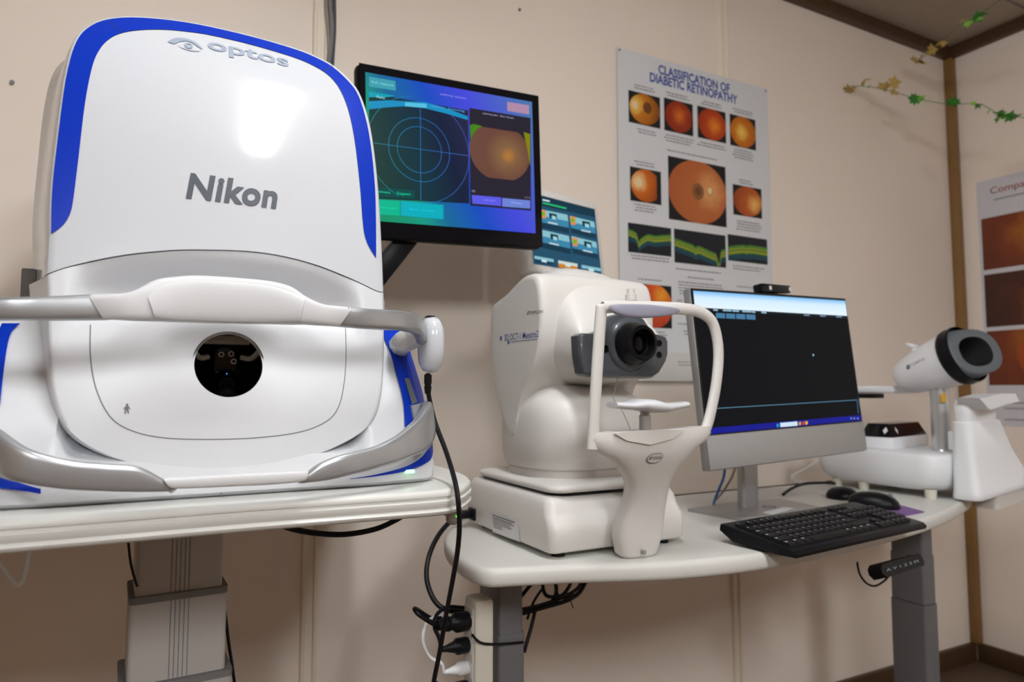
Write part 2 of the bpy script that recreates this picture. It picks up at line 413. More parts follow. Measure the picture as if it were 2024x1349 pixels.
mk('indicator', MB().add(*lathe((cxx+.002, yA+.052, czz-.009), (0, -1, 0), [(.0007, 0), (.0007, .001)], em('blue_dot', (.05, .15, 1), 4), 10)), opt)
mb = MB()
for sx in (-1, 1):
    mb.add(*tube([(cxx+sx*.038, yA+.03, czz+.02), (cxx+sx*.03, yA+.05, czz+.0105), (cxx+sx*.0195, yA+.06, czz+.012)], .0035, WARMW, 8, 5))
mb.add(*rbox((cxx, yA+.062, czz+.034), (.06, .01, .012), .003, 2, WARMW))
mk('mirror_rim', mb, opt)
# face plate joint line and figure mark
plate_px = [(179, 642.6), (179, 703), (190, 768), (218, 824), (260, 851.6), (325, 866), (418, 869), (511, 865.5), (594.5, 854), (645.6, 833), (669, 805), (680, 759), (684, 703), (683, 647)]
pp = [hit(a, b, G) + Vector((0, -.0002, 0)) for a, b in sm2(plate_px, 5)]
mk('face_plate_joint', MB().add(*tube(pp, .0006, SEAM, 6, 0)), opt)
fn = on_cover((251, 808), 0, G); mb = MB()
c0 = arcpts(.0013, 0, .0042, 0, 360, 12); mb.add([fn(*p) for p in c0], [list(range(12))], INKG)
for poly in ([(-.0016, .0026), (.0016, .0026), (.0014, -.001), (-.0014, -.001)], [(-.0012, .0026), (-.0036, -.0004), (-.0028, -.0008), (-.001, .0014)], [(.0012, .0026), (.0036, -.0004), (.0028, -.0008), (.001, .0014)], [(-.0014, -.001), (0, -.001), (-.0012, -.0052), (-.0024, -.0052)], [(.0014, -.001), (0, -.001), (.0012, -.0052), (.0024, -.0052)]):
    mb.add([fn(*p) for p in poly], [list(range(4))], INKG)
mk('figure_mark', mb, opt, label='small grey standing figure symbol')
# base housing behind and below the bowl
def H(x, z):
    d = abs(x-XC)
    return .835 + .62*max(0, z-.945) + 1.2*max(0, d-.14)**2 + 15*max(0, d-.228)**2
hs = []
for z, hw, in_ in ((.9235, .250, .006), (.928, .255, .0), (.945, .257, 0), (.965, .257, 0), (.985, .2565, 0), (1.0, .256, 0), (1.025, .255, 0), (1.05, .254, 0), (1.08, .252, 0), (1.115, .249, 0), (1.125, .247, .001), (1.13, .242, .006)):
    ring = []
    for i in range(81):
        a = -1 + 2*i/80; x = XC + hw*math.copysign(abs(a)**.9, a); k_ = max(0, min(1, (z-.975)/.03))*max(0, min(1, (.165-abs(x-XC))/.02))
        ring.append(Vector((x, H(x, z)+in_ + k_*max(0, 1.05-H(x, z)), z)))
    ring += [Vector((XC+hw*1.0, 1.10, z)), Vector((XC+hw*.98, 1.30, z)), Vector((XC+hw*.8, 1.36, z)), Vector((XC-hw*.8, 1.36, z)), Vector((XC-hw*.98, 1.30, z)), Vector((XC-hw, 1.10, z))]
    hs.append(ring)
v, f = loft(hs); mk('base_housing', one(v, f, SATIN), opt, sharp=40)
mk('base_joint', MB().add(*tube([hit(437, 974, H, .84), hit(437, 986, H, .84)], .0006, SEAM, 6, 0)), opt)
# blue side inlays (on the housing front, right and left)
def inlay(px1, px2, name='blue_inlay', off=.004):
    a = resample([hit(x, y, H) for x, y in sm2(px1)], 40); b = resample([hit(x, y, H) for x, y in sm2(px2)], 40); rows = []; mb = MB()
    for k in range(7):
        rows.append([Vector((p.x+(q.x-p.x)*k/6, H(p.x+(q.x-p.x)*k/6, p.z+(q.z-p.z)*k/6)-off, p.z+(q.z-p.z)*k/6)) for p, q in zip(a, b)])
    for r0, r1 in zip(rows, rows[1:]): mb.add(*strip(r0, r1, BLUE))
    return mk(name, mb, opt, sharp=60)
inlay([(757, 640), (757, 664), (772, 705), (786, 755), (796, 800), (799, 858)], [(795, 640), (800, 664), (812, 705), (826, 750), (836, 790), (838, 830)])
inlay([(690, 946), (740, 938), (800, 922), (835, 900), (853, 870)], [(690, 947), (745, 941), (805, 930), (845, 912), (854, 895)])
inlay([(0, 965), (30, 968), (60, 972), (82, 976)], [(0, 935), (30, 950), (60, 960), (82, 966)])
inlay([(42, 640), (25, 655), (15, 690), (6, 760), (2, 800)], [(5, 640), (0, 655), (-5, 690), (-10, 760), (-14, 800)])
# recessed grip in the right inlay, bracket for the controller
g1 = [hit(*p, H) + Vector((0, -.006, 0)) for p in ((797, 748), (812, 800), (822, 795), (806, 748))]
mk('grip_slot', MB().add(*prism([0, 1, 2, 3], lambda i: g1[i], lambda i: g1[i]+Vector((0, .004, 0)), MGREY)), opt)
g2 = [hit(*p, H) + Vector((0, -.012, 0)) for p in ((808, 802), (843, 792), (846, 835), (818, 850))]
mk('hinge_block', MB().add(*prism([0, 1, 2, 3], lambda i: g2[i], lambda i: g2[i]+Vector((0, .02, 0)), mat('hinge_grey', (.35, .37, .40), .4))), opt)
# bars
def bandmesh(tops, bots, Ys, thick, m, n=60, e=4.2, bulge=0.):
    T = resample([onY(x, y, Y) for (x, y), Y in zip(tops, Ys)], len(tops)) if False else [onY(x, y, Y) for (x, y), Y in zip(tops, Ys)]
    Bo = [onY(x, y, Y) for (x, y), Y in zip(bots, Ys)]
    T = catmull(T, 6); Bo = catmull(Bo, 6); rings = []
    for i in range(len(T)):
        c = (T[i]+Bo[i])/2; h = (T[i]-Bo[i])/2
        k0, k1 = max(0, i-1), min(len(T)-1, i+1); t = ((T[k1]+Bo[k1])-(T[k0]+Bo[k0])).normalized(); nrm = t.cross(h.normalized()).normalized()
        tk = thick if not callable(thick) else thick(i/(len(T)-1))
        rings.append([c + h*b + nrm*(a*tk/2) for a, b in sell(1, 1, 22, e)])
    v, f = loft(rings); return (v, f, m)
bar_l = bandmesh([(-160, 596), (-140, 594), (-80, 592), (0, 589), (60, 587.5), (116, 586), (181, 583)], [(-160, 640), (-140, 637), (-80, 635.5), (0, 634), (60, 634), (130, 634), (212, 633)], [.93, .84, .80, .79, .788, .79, .793], .016, SILVER)
mk('brow_bar', MB().add(*bar_l), opt, sharp=50, label='silver curved head bar')
bar_r = bandmesh([(690, 608), (720, 610), (743, 612), (770, 613.5), (795, 616), (818, 622), (829, 632), (831, 640)], [(664, 646), (700, 649.5), (743, 652), (775, 653), (800, 655), (822, 661), (832, 676), (833, 690)], [.793, .795, .80, .805, .815, .835, .86, .90], .016, SILVER)
bar = mk('brow_bar', MB().add(*bar_r), opt, sharp=50, label='silver curved head bar')
pad = bandmesh([(183, 583), (215, 582), (251, 580), (279, 568), (306.5, 554), (348, 548), (395, 546), (464, 550), (534, 557), (576, 568), (608, 589), (636, 602), (662, 605), (688, 607)],
               [(214, 632.5), (232, 633), (255, 634), (285, 635), (315, 635.6), (350, 637), (400, 638.5), (464, 640), (530, 641), (570, 642), (604, 642), (626, 643.5), (645, 645), (662, 646)],
               [.793, .79, .788, .79, .795, .80, .803, .803, .80, .795, .79, .788, .79, .793], .022, PAD)
mk('brow_pad', MB().add(*pad), opt, sharp=50, label='white curved forehead pad')
# dished rest on the brow pad
dish_t = [(290, 585), (310, 568), (345, 558), (395, 554.5), (464, 558), (530, 565), (575, 578), (603, 592)]
dish_b = [(305, 628), (325, 631), (352, 632.5), (400, 634), (464, 636), (530, 637), (568, 637), (594, 636)]
dd = bandmesh(dish_t, dish_b, [.782, .784, .787, .789, .789, .787, .784, .780], .008, PAD, e=2.2)
mk('brow_rest', MB().add(*dd), opt, sharp=50)
chl = bandmesh([(-60, 800), (-30, 830), (0, 854), (60, 889), (139, 910), (209, 917), (260, 920), (290, 929), (322, 948), (333, 958)],
               [(-60, 890), (-35, 920), (0, 941), (46, 955), (125, 967), (209, 971.5), (265, 973), (300, 973), (335, 972), (348, 969)],
               [.86, .80, .775, .76, .76, .765, .768, .77, .772, .774], .014, SILVER)
mk('chin_bar', MB().add(*chl), opt, sharp=50, label='silver lower handle')
chr_ = bandmesh([(598, 944), (606, 936), (627, 919), (650, 908), (673, 900), (710, 891), (743, 882), (768, 870), (792, 855), (827, 824), (843, 797), (844, 795)],
                [(590, 956), (604, 954.5), (640, 951), (665, 946), (690, 940), (720, 933), (748, 925), (780, 916), (810, 904), (841, 890), (852, 868), (853, 850)],
                [.774, .774, .776, .778, .78, .785, .79, .796, .805, .825, .855, .90], .014, SILVER)
mk('chin_bar', MB().add(*chr_), opt, sharp=50, label='silver lower handle')
cp = bandmesh([(323, 946), (335, 943.5), (400, 940), (465, 936), (530, 933), (590, 930), (606, 929.5)], [(330, 956), (342, 965), (400, 964), (465, 961), (530, 958), (594, 952), (606, 944)], [.770]*7, .018, PAD)
mk('chin_pad', MB().add(*cp), opt, sharp=50, label='white padded grip')
for p0, p1 in (((184, 587), (214.5, 632)), ((689.5, 609), (664.5, 645))):
    mk('joint_gap', MB().add(*tube([onY(*p0, .7845), onY(p0[0]*.5+p1[0]*.5, p0[1]*.5+p1[1]*.5, .7842), onY(*p1, .7855)], .0011, SEAM, 6, 3)), opt)
led = hit(808, 932, H); 
mk('status_light', MB().add(*rbox(led+Vector((0, -.004, 0)), (.013, .004, .005), .0024, 3, LGREEN)), opt, label='green status light')
# bracket between bar and housing
bk = MB(); bk.add(*tube([onY(831, 655, .87), onY(815, 668, .885), onY(795, 678, .90), hit(790, 690, H)+Vector((0, .01, 0))], .012, SHELLG, 10, 5, flat=(1, 1.3)))
mk('controller_bracket', bk, opt)
# side vent at left rear
mk('rear_vent', MB().add(*rbox(onY(62, 568, 1.08), (.016, .05, .042), .002, 2, mat('vent_grey', (.13, .12, .11), .6))), opt)

# hand controller
hcc = onY(852, 682, .88)
hc = thing('hand_controller', 'white oval hand controller hooked on the right end of the head bar', 'controller', hcc)
rings = []
for sx, k in ((-.0135, .55), (-.012, .8), (-.008, .95), (0, 1), (.006, .98), (.0105, .85), (.0125, .6)):
    rings.append([hcc + Vector((sx, a*k*1.0, b*k)) for a, b in sell(.026, .0385, 32, 2.6)])
v, f = loft(rings); mk('body', one(v, f, GLOSS), hc, sharp=60)
mk('button', MB().add(*rbox(hcc+Vector((-.002, 0, .0382)), (.010, .014, .003), .001, 2, BLACK)), hc)
mk('button', MB().add(*rbox(hcc+Vector((.0135, -.006, .012)), (.003, .008, .012), .001, 2, INKG)), hc)
mk('button', MB().add(*rbox(hcc+Vector((.0125, -.004, -.018)), (.003, .008, .010), .001, 2, INKG)), hc)
cpts = [(846, 738, .88), (846, 760, .88), (848, 785, .88), (860, 835, .875), (884, 900, .83), (902, 965, .765), (908, 1030, .762), (905, 1085, .78), (896, 1140, .82), (882, 1215, .87), (869, 1290, .88), (858, 1345, .89), (850, 1400, .9), (845, 1500, .92)]
mk('cable', MB().add(*tube([onY(x, y, Y) for x, y, Y in cpts], .0032, RUBBER, 10, 6)), hc)
mk('plug', MB().add(*lathe(onY(846, 741, .88), (0, 0, -1), [(.0052, 0), (.0052, .012), (.0045, .0125), (.0045, .016), (.0052, .0165), (.004, .026)], BLACK, 16)), hc)

# ------------------------------------------------------------------ lifting table under the imager
tb = thing('lift_table', 'off-white height adjustable table with moulded edge under the big eye scanner', 'table', (.0, 1.15, 0))
plan = [(-.62, .80), (-.40, .785), (-.2, .780), (-.06, .778), (.07, .779), (.2, .775), (.30, .772), (.335, .785), (.36, .815), (.385, .86), (.40, .93), (.405, 1.05), (.405, 1.40), (.39, 1.46), (.34, 1.49), (-.55, 1.49), (-.62, 1.46)]
def inset_ring(pl, d, z, c=(-.08, 1.13)):
    out = []
    for i, p in enumerate(pl):
        a, b = Vector(pl[i-1]), Vector(pl[(i+1) % len(pl)]); t = (b-a).normalized(); n = Vector((t.y, -t.x))
        q = Vector(p) - n*d; out.append(Vector((q.x, q.y, z)))
    return out
plan_s = [(p.x, p.y) for p in catmull([(a, b, 0) for a, b in plan], 4, True)]
prof = [(.02, .890), (.006, .8915), (.001, .894), (0, .897), (.003, .9005), (.0015, .9025), (0, .906), (0, .909), (.004, .911), (.004, .9125), (.0015, .914), (.001, .918), (.004, .9215), (.009, .9222)]
v, f = loft([inset_ring(plan_s, d, z) for d, z in prof]); mk('table_top', one(v, f, TABLE), tb, sharp=50)
def rotp(p, c, a): return Vector((c[0]+(p[0]-c[0])*math.cos(a)-(p[1]-c[1])*math.sin(a), c[1]+(p[0]-c[0])*math.sin(a)+(p[1]-c[1])*math.cos(a), p[2]))
cc = (.036, 1.10); ca = math.radians(3)
for i, (hw, z0, z1) in enumerate(((.054, .765, .892), (.060, .655, .760), (.068, .06, .648))):
    mb = MB(); out = rrect(cc[0]-hw, cc[0]+hw, cc[1]-hw*.85, cc[1]+hw*.85, .006, 3)
    v, f = loft([[rotp((a, b, z), cc, ca) for a, b in out] for z in (z0-.01, z1)]); mb.add(v, f, COLM); o = mk('column_section', mb, tb)
    mb = MB()
    for k in range(5):
        x = cc[0]-.011+k*.0055; a = rotp((x, cc[1]-hw*.85-.0003, z0), cc, ca); b = rotp((x, cc[1]-hw*.85-.0003, z1), cc, ca)
        mb.add(*tube([a, b], .0007, SEAM, 6, 0))
    mk('groove_lines', mb, o)
    if i:
        hw2 = hw+.001; out = rrect(cc[0]-hw2, cc[0]+hw2, cc[1]-hw2*.85, cc[1]+hw2*.85, .007, 3)
        v, f = loft([[rotp((a, b, z), cc, ca) for a, b in out] for z in (z1-.001, z1+.008)]); mk('collar', one(v, f, COLLAR), tb)
mk('foot_plate', MB().add(*rbox((.03, 1.10, .035), (.5, .6, .07), .02, 2, COLM)), tb)
# height switch under the right corner
sw = onY(897, 1020, .845); 
o = mk('height_switch', MB().add(*rbox(sw, (.017, .02, .022), .006, 3, STEEL, rot=(0, .4, -.5))), tb, label='silver height switch with a green dot')
mk('switch_arm', MB().add(*tube([onY(872, 1003, .86), onY(884, 1010, .855), sw], .007, TABLE, 10, 5, flat=(1.2, .8))), tb)
mk('switch_dot', MB().add(*lathe(sw+Vector((-.001, -.0125, .001)), (-.3, -1, 0), [(.0012, 0), (.0012, .0012)], em('green_dot', (.1, 1, .1), 3), 10)), o)
def cable(name, label, pts, r, m, cat='cable', group=None, Y=None, parent=None):
    P = [onY(p[0], p[1], p[2] if len(p) > 2 else Y) for p in pts]
    o = mk(name, MB().add(*tube(P, r, m, 8, 6)), parent)
    if parent is None: _props(o, label, cat, group)
    return o
cable('black_cable', 'thick black cable sagging below the lift table edge', [(520, 1005), (540, 1028), (570, 1044), (620, 1054), (680, 1057), (740, 1047), (780, 1030), (800, 1017), (806, 1008)], .0042, RUBBER, Y=1.02)
cable('white_cord', 'thin white cord hanging in a loop at the far left below the table', [(-20, 1090), (10, 1130), (32, 1156), (44, 1145), (53, 1110), (57, 1070)], .0034, CWHITE, Y=.95)
cable('thin_black_cord', 'thin black cord running down the right side of the lift column', [(445, 1210), (452, 1270), (458, 1310), (465, 1360)], .0022, RUBBER, Y=1.1)
cable('column_cord', 'thin black cord running down the left side of the lift column', [(252, 1050), (258, 1110), (268, 1150), (272, 1160)], .0016, RUBBER, Y=1.045)

# ------------------------------------------------------------------ framed screens
def pose(c, yaw, tilt, roll): return Vector(c), (math.radians(-tilt), math.radians(-roll), math.radians(yaw))
class Screen:
    def __init__(s, c, rot, w, h):
        s.M = Matrix.LocRotScale(Vector(c), Euler(rot), None); s.inv = s.M.inverted(); s.p = Vector(c); s.n = s.M.to_3x3() @ Vector((0, -1, 0)); s.w, s.h = w, h
    def uv(s, x, y): q = s.inv @ onP(x, y, s.p, s.n); return (q.x, q.z)
    def poly(s, mb, pts, m, lay=1): mb.add([Vector((a, -.0002*lay, b)) for a, b in pts], [list(range(len(pts)))], m)
    def quad(s, mb, px, m, lay=1): s.poly(mb, [s.uv(*p) for p in px], m, lay)
    def rect(s, mb, a, b, m, lay=1):
        (x0, z0), (x1, z1) = s.uv(*a), s.uv(*b); s.poly(mb, [(x0, z0), (x1, z0), (x1, z1), (x0, z1)], m, lay)
    def line(s, mb, pts, wd, m, lay=2, px=True):
        P = [Vector((*(s.uv(*p) if px else p), 0)) for p in pts]; A, B = [], []
        for i, p in enumerate(P):
            t = (P[min(i+1, len(P)-1)]-P[max(0, i-1)]).normalized(); n = Vector((-t.y, t.x, 0))*wd/2
            A.append(Vector((p.x+n.x, -.0002*lay, p.y+n.y))); B.append(Vector((p.x-n.x, -.0002*lay, p.y-n.y)))
        mb.add(*strip(A, B, m))
    def text(s, mb, t, a, b, h, m, lay=3, **k):
        (x0, z0), (x1, z1) = s.uv(*a), s.uv(*b); zc = (z0+z1)/2
        fit_text(mb, t, m, lambda x, y: Vector((x, -.0002*lay, zc+y)), x0, x1, h, **k)
def grad_mat(name, stops, axis, strength=1., lo=-.2, hi=.2):
    m = bpy.data.materials.new(name); m.use_nodes = True; nt = m.node_tree; b = nt.nodes['Principled BSDF']
    b.inputs['Base Color'].default_value = (.01, .01, .012, 1); b.inputs['Roughness'].default_value = .2
    tc = nt.nodes.new('ShaderNodeTexCoord'); dp = nt.nodes.new('ShaderNodeVectorMath'); dp.operation = 'DOT_PRODUCT'; dp.inputs[1].default_value = axis
    mr = nt.nodes.new('ShaderNodeMapRange'); mr.inputs['From Min'].default_value = lo; mr.inputs['From Max'].default_value = hi
    cr = nt.nodes.new('ShaderNodeValToRGB'); el = cr.color_ramp.elements
    for i, (p, c) in enumerate(stops):
        e = el[i] if i < 2 else el.new(p); e.position = p; e.color = (*hexc(c), 1)
    nt.links.new(tc.outputs['Object'], dp.inputs[0]); nt.links.new(dp.outputs['Value'], mr.inputs['Value']); nt.links.new(mr.outputs['Result'], cr.inputs['Fac'])
    nt.links.new(cr.outputs['Color'], b.inputs['Emission Color']); b.inputs['Emission Strength'].default_value = strength*.76; b.inputs['IOR'].default_value = 1.2
    return m

# --- monitor of the imager
c, rot = pose((.539, 1.293, 1.527), -.07, -.95, 2.18); W, Hh = .376, .2948
mo = thing('capture_monitor', 'black framed monitor showing target rings behind the big eye scanner', 'monitor', c, rot)
S = Screen(c, rot, W, Hh)
o = mk('bezel', MB().add(*rbox((.003, .018, -.006), (W+.040, .034, Hh+.056), .016, 4, BLACK)), mo, world=False)
mk('front_glass', MB().add(*rbox((.003, .0002, -.006), (W+.030, .0012, Hh+.046), .0005, 1, BLACKG)), mo, world=False)
mk('rear_cover', MB().add(*rbox((.003, .044, -.006), (W*.75, .03, Hh*.75), .012, 2, STEEL)), mo, world=False)
mb = MB()
bgm = grad_mat('capture_bg', [(0, '08905c'), (.22, '0a9a80'), (.32, '0a6a98'), (.5, '0a4ac4'), (.68, '4448de'), (.85, '4a62c8'), (1, '4a78b0')], (1, 0, .5), .85, -.25, .25)
mb.add([(-W/2, -.0012, -Hh/2), (W/2, -.0012, -Hh/2), (W/2, -.0012, Hh/2), (-W/2, -.0012, Hh/2)], [[0, 1, 2, 3]], bgm)
scr = mk('screen', mb, mo, world=False, label='lit touch screen with blue capture page')
mb = MB(); dk = grad_mat('capture_dark', [(0, '0b3a30'), (.35, '04303e'), (.6, '061838'), (1, '2a2a50')], (1, 0, .3), .8, -.18, .1)
L0 = 8
S.quad(mb, [(729, 185), (925, 219), (927, 403), (729, 393)], dk, L0)
arc_t = [(729, 201), (765, 199), (800, 201), (840, 203), (880, 214), (924, 231)]; arc_b = [(729, 217), (765, 213), (800, 211), (840, 215), (880, 225), (924, 238)]
mb.add(*strip([Vector((a, -.0002*(L0+1), b)) for a, b in (S.uv(*p) for p in arc_t)], [Vector((a, -.0002*(L0+1), b)) for a, b in (S.uv(*p) for p in arc_b)], emh('1a8fc0', .9)))
S.quad(mb, [(729, 182), (780, 190), (765, 193), (729, 193)], emh('10a0b8', .9), L0+1)
S.quad(mb, [(800, 203), (842, 206), (843, 214), (800, 211)], emh('58c0e0', .9), L0+2)
cen = S.uv(829, 297)
ringm = grad_mat('capture_rings', [(0, '2a9a9a'), (.5, '2a78c8'), (1, '5a60c8')], (1, 0, .2), .9, -.2, .1)
for rad in (S.uv(872, 302)[0]-cen[0], S.uv(888, 304)[0]-cen[0]):
    pts = [(cen[0]+rad*math.cos(2*math.pi*i/64), cen[1]+rad*math.sin(2*math.pi*i/64)) for i in range(65)]
    S.line(mb, pts, .0009, ringm, L0+3, px=False)
rad = S.uv(926, 308)[0]-cen[0]
for a0, a1 in ((-85, 52), (128, 245), (98, 122)):
    pts = [(cen[0]+rad*math.cos(math.radians(a0+(a1-a0)*i/40)), cen[1]+rad*math.sin(math.radians(a0+(a1-a0)*i/40))) for i in range(41)]
    S.line(mb, [p for p in pts if S.uv(729, 300)[0] < p[0]], .0008, ringm, L0+3, px=False)
S.line(mb, [(830, 216), (831, 397)], .001, ringm, L0+3); S.line(mb, [(735, 283), (927, 309)], .0009, ringm, L0+3)
S.quad(mb, [(927, 214), (1048, 234), (1049, 417), (929, 407)], emh('2b2733', .9), L0)
mk('capture_view', mb, scr, world=False, label='dark target view with thin rings')
# retina picture on the monitor
mb = MB(); cc2 = S.uv(988, 302); rx, rz = S.uv(1046, 302)[0]-cc2[0], .064
def ell(cx, cz, rx, rz, n=48, zlo=-9, zhi=9): return [(cx+rx*math.cos(2*math.pi*i/n), max(cz+zlo, min(cz+zhi, cz+rz*math.sin(2*math.pi*i/n)))) for i in range(n)]
def radial_mat(name, c0, c1, c2, center, r, strength=0., noise=.35, nscale=30., base=True):
    m = bpy.data.materials.new(name); m.use_nodes = True; nt = m.node_tree; b = nt.nodes['Principled BSDF']
    tc = nt.nodes.new('ShaderNodeTexCoord'); sb = nt.nodes.new('ShaderNodeVectorMath'); sb.operation = 'DISTANCE'; sb.inputs[1].default_value = center
    dv = nt.nodes.new('ShaderNodeMath'); dv.operation = 'DIVIDE'; dv.inputs[1].default_value = r
    n = nt.nodes.new('ShaderNodeTexNoise'); n.inputs['Scale'].default_value = nscale; n.inputs['Detail'].default_value = 3
    ma = nt.nodes.new('ShaderNodeMath'); ma.operation = 'MULTIPLY_ADD'; ma.inputs[1].default_value = noise; 
    cr = nt.nodes.new('ShaderNodeValToRGB'); e = cr.color_ramp.elements
    e[0].position = .0; e[0].color = (*hexc(c0), 1); e[1].position = 1; e[1].color = (*hexc(c2), 1); q = e.new(.35); q.color = (*hexc(c1), 1)
    nt.links.new(tc.outputs['Object'], sb.inputs[0]); nt.links.new(tc.outputs['Object'], n.inputs['Vector'])
    nt.links.new(sb.outputs['Value'], dv.inputs[0]); nt.links.new(n.outputs['Fac'], ma.inputs[0]); nt.links.new(dv.outputs[0], ma.inputs[2])
    sub = nt.nodes.new('ShaderNodeMath'); sub.operation = 'SUBTRACT'; sub.inputs[1].default_value = noise*.5
    nt.links.new(ma.outputs[0], sub.inputs[0]); nt.links.new(sub.outputs[0], cr.inputs['Fac'])
    if strength:
        b.inputs['Base Color'].default_value = (.01, .01, .01, 1); nt.links.new(cr.outputs['Color'], b.inputs['Emission Color']); b.inputs['Emission Strength'].default_value = strength*.76
    else:
        nt.links.new(cr.outputs['Color'], b.inputs['Base Color']); b.inputs['Roughness'].default_value = .45
    b.inputs['Roughness'].default_value = .3 if strength else .45
    return m
c3 = S.uv(1003, 308)
S.poly(mb, ell(cc2[0], cc2[1], rx, rz, 60, -.058, .05), radial_mat('monitor_retina', 'c07a28', '86603a', '6a4030', (c3[0], 0, c3[1]), .055, .8, .25, 40.), L0+2)
gl = [(928, 248), (936, 246), (952, 250), (944, 256), (936, 268), (930, 290)]
S.poly(mb, [S.uv(*p) for p in gl], emh('4a8a20', .8), L0+1)
S.poly(mb, [S.uv(*p) for p in ((1034, 262), (1047, 266), (1047, 330), (1042, 300))], emh('8a8a14', .8), L0+3)
mk('retina_picture', mb, scr, world=False, label='brown and green retina picture')
tl = L0+5
def button(px, m, txt, a, b, h, tc, lay=L0, name='page_button'):
    mb = MB()
    if px: S.quad(mb, px, m, lay)
    if txt: S.text(mb, txt, a, b, h, tc, tl)
    mk(name, mb, scr, world=False)
button([(729, 152), (781, 161), (782, 180), (729, 172)], emh('3f9fb0', .9), 'Exit capture', (734, 164), (777, 170), .0056, emh('8fd8dc', 1))
button([(1002, 202), (1045, 209), (1045, 227), (1002, 220)], emh('b08aa8', .9), None, 0, 0, 0, 0)
button([(932, 386), (990, 391), (990, 408), (933, 403)], emh('5a5ae0', .95), 'Library', (955, 396), (978, 398), .0042, emh('9a90f0', 1), L0+1)
button([(992, 392), (1047, 397), (1047, 413), (992, 409)], emh('6a80d0', .95), 'Finish', (1010, 401), (1030, 403), .0042, emh('9ab0e8', 1), L0+1)
button([(729, 370), (775, 373.5), (775, 391), (729, 389)], emh('0a4a48', .9), 'Alignment', (734, 379), (771, 382), .006, emh('18d898', 1), L0+2)
button([(775, 373.5), (819, 377), (819, 394), (775, 391)], emh('0a4a48', .9), 'Support', (784, 383), (811, 386), .0067, emh('18d898', 1), L0+2)
button([(740, 395), (790, 398), (790, 427), (740, 424)], emh('06b08a', .95), 'optomap plus', (745, 410), (785, 414), .0042, emh('20d8a0', 1))
button([(792, 398), (876, 406), (876, 434), (792, 427)], emh('0aa8b8', .95), 'Red / Green', (809, 413), (858, 419), .0042, emh('20c8e0', 1))
for tx, a, b, h, c_ in (('Auto', (743, 191), (760, 195), .0058, 'a8e8f0'), ('anthony caratao', (869, 188), (920, 195), .0058, '9a9ae8'), ('stereo   Scanning', (852, 211), (917, 221), .0056, '5aa8e8'), ('optomap plus   Red / Green', (953, 226), (1014, 234), .0040, 'c0b8e0'), ('OD', (932, 378), (938, 379), .004, 'b0b0e0'), ('1 / 1', (1037, 391), (1046, 392), .0042, 'b0b0c0')):
    button(None, None, tx, a, b, h, emh(c_, .95), name='page_lettering')
a0, a1 = onY(812, 462, 1.335), onY(737, 557, 1.335); dirv = (a1-a0); Lr = dirv.length; ang = math.atan2(dirv.x, dirv.z)
armm = MB(); armm.add(*rbox((a0+a1)/2, (.042, .028, Lr), .004, 2, BLACK, rot=(0, ang, 0)))
armm.add(*rbox((a1.x, 1.335, (a1.z+.922)/2+.01), (.032, .028, a1.z-.922+.02), .004, 2, BLACK))
armm.add(*rbox((a1.x, 1.335, .930), (.05, .12, .012), .004, 2, BLACK))
mk('support_arm', armm, mo)

# ------------------------------------------------------------------ desk
DZ = .759
dk_ = thing('standing_desk', 'off-white curved height adjustable desk on two grey legs', 'desk', (1.25, 1.2, 0))
front = [(.485, 1.20), (.468, 1.12), (.462, 1.05), (.475, 1.0), (.52, .982), (.60, .958), (.68, .926), (.76, .898), (.85, .880), (.95, .872), (1.07, .876), (1.23, .891), (1.43, .919), (1.62, .96), (1.80, 1.018), (1.94, 1.075), (2.02, 1.14), (2.06, 1.22), (2.08, 1.36), (2.06, 1.43), (2.0, 1.455), (.80, 1.455), (.70, 1.44), (.62, 1.405), (.555, 1.34), (.512, 1.27)]
fs = [(p.x, p.y) for p in catmull([(a, b, 0) for a, b in front], 4, True)]
prof = [(.012, DZ-.031), (.006, DZ-.0305), (.002, DZ-.028), (0, DZ-.023), (0, DZ-.010), (.002, DZ-.004), (.006, DZ-.0008), (.012, DZ)]
v, f = loft([inset_ring(fs, d, z) for d, z in prof]); mk('desk_top', one(v, f, DESK), dk_, sharp=50)
for lx in (.56, 1.80):
    zs = [(.60, .728, 0), (.48, .603, .002), (.05, .478, .004)]
    for z0, z1, g in zs:
        out = rrect(lx-g, lx+.049+g, 1.125-g, 1.212+g, .006, 3)
        v, f = loft([[Vector((a, b, z)) for a, b in out] for z in (z0, z1)]); mk('leg_section', one(v, f, LEG), dk_)
    mk('foot', MB().add(*rbox((lx+.025, 1.17, .025), (.07, .62, .05), .012, 2, LEG)), dk_)
mk('cross_rail', MB().add(*rbox((1.205, 1.17, .712), (1.2, .08, .028), .004, 2, LEG)), dk_)
# handset
hs_ = thing('desk_handset', 'small black up and down handset below the right front edge of the desk', 'control handset', onY(1773, 1120, .97))
p0 = onY(1732, 1128, .962); p1 = onY(1815, 1110, .985); hc_ = (p0+p1)/2; hl = (p1-p0).length
yw = math.atan2(p1.y-p0.y, p1.x-p0.x)
R = Euler((math.radians(-20), 0, yw)).to_matrix()
out = [(-hl/2, -.004), (-hl/2+.012, -.015), (hl/2-.008, -.013), (hl/2, -.004), (hl/2-.006, .012), (-hl/2+.014, .013), (-hl/2+.002, .006)]
mk('body', MB().add(*prism(out, lambda p: hc_ + R @ Vector((p[0], -.012, p[1])), lambda p: hc_ + R @ Vector((p[0]*1.02, .018, p[1]*1.1)), BLACK)), hs_)
mb = MB(); lt = em('handset_white', (.45, .55, .65), .35)
fit_text(mb, 'A V 1 2 3 M', lt, lambda x, y: hc_ + R @ Vector((x, -.0125, y-.001)), -hl/2+.018, hl/2-.026, .0055)
mk('legend', mb, hs_)
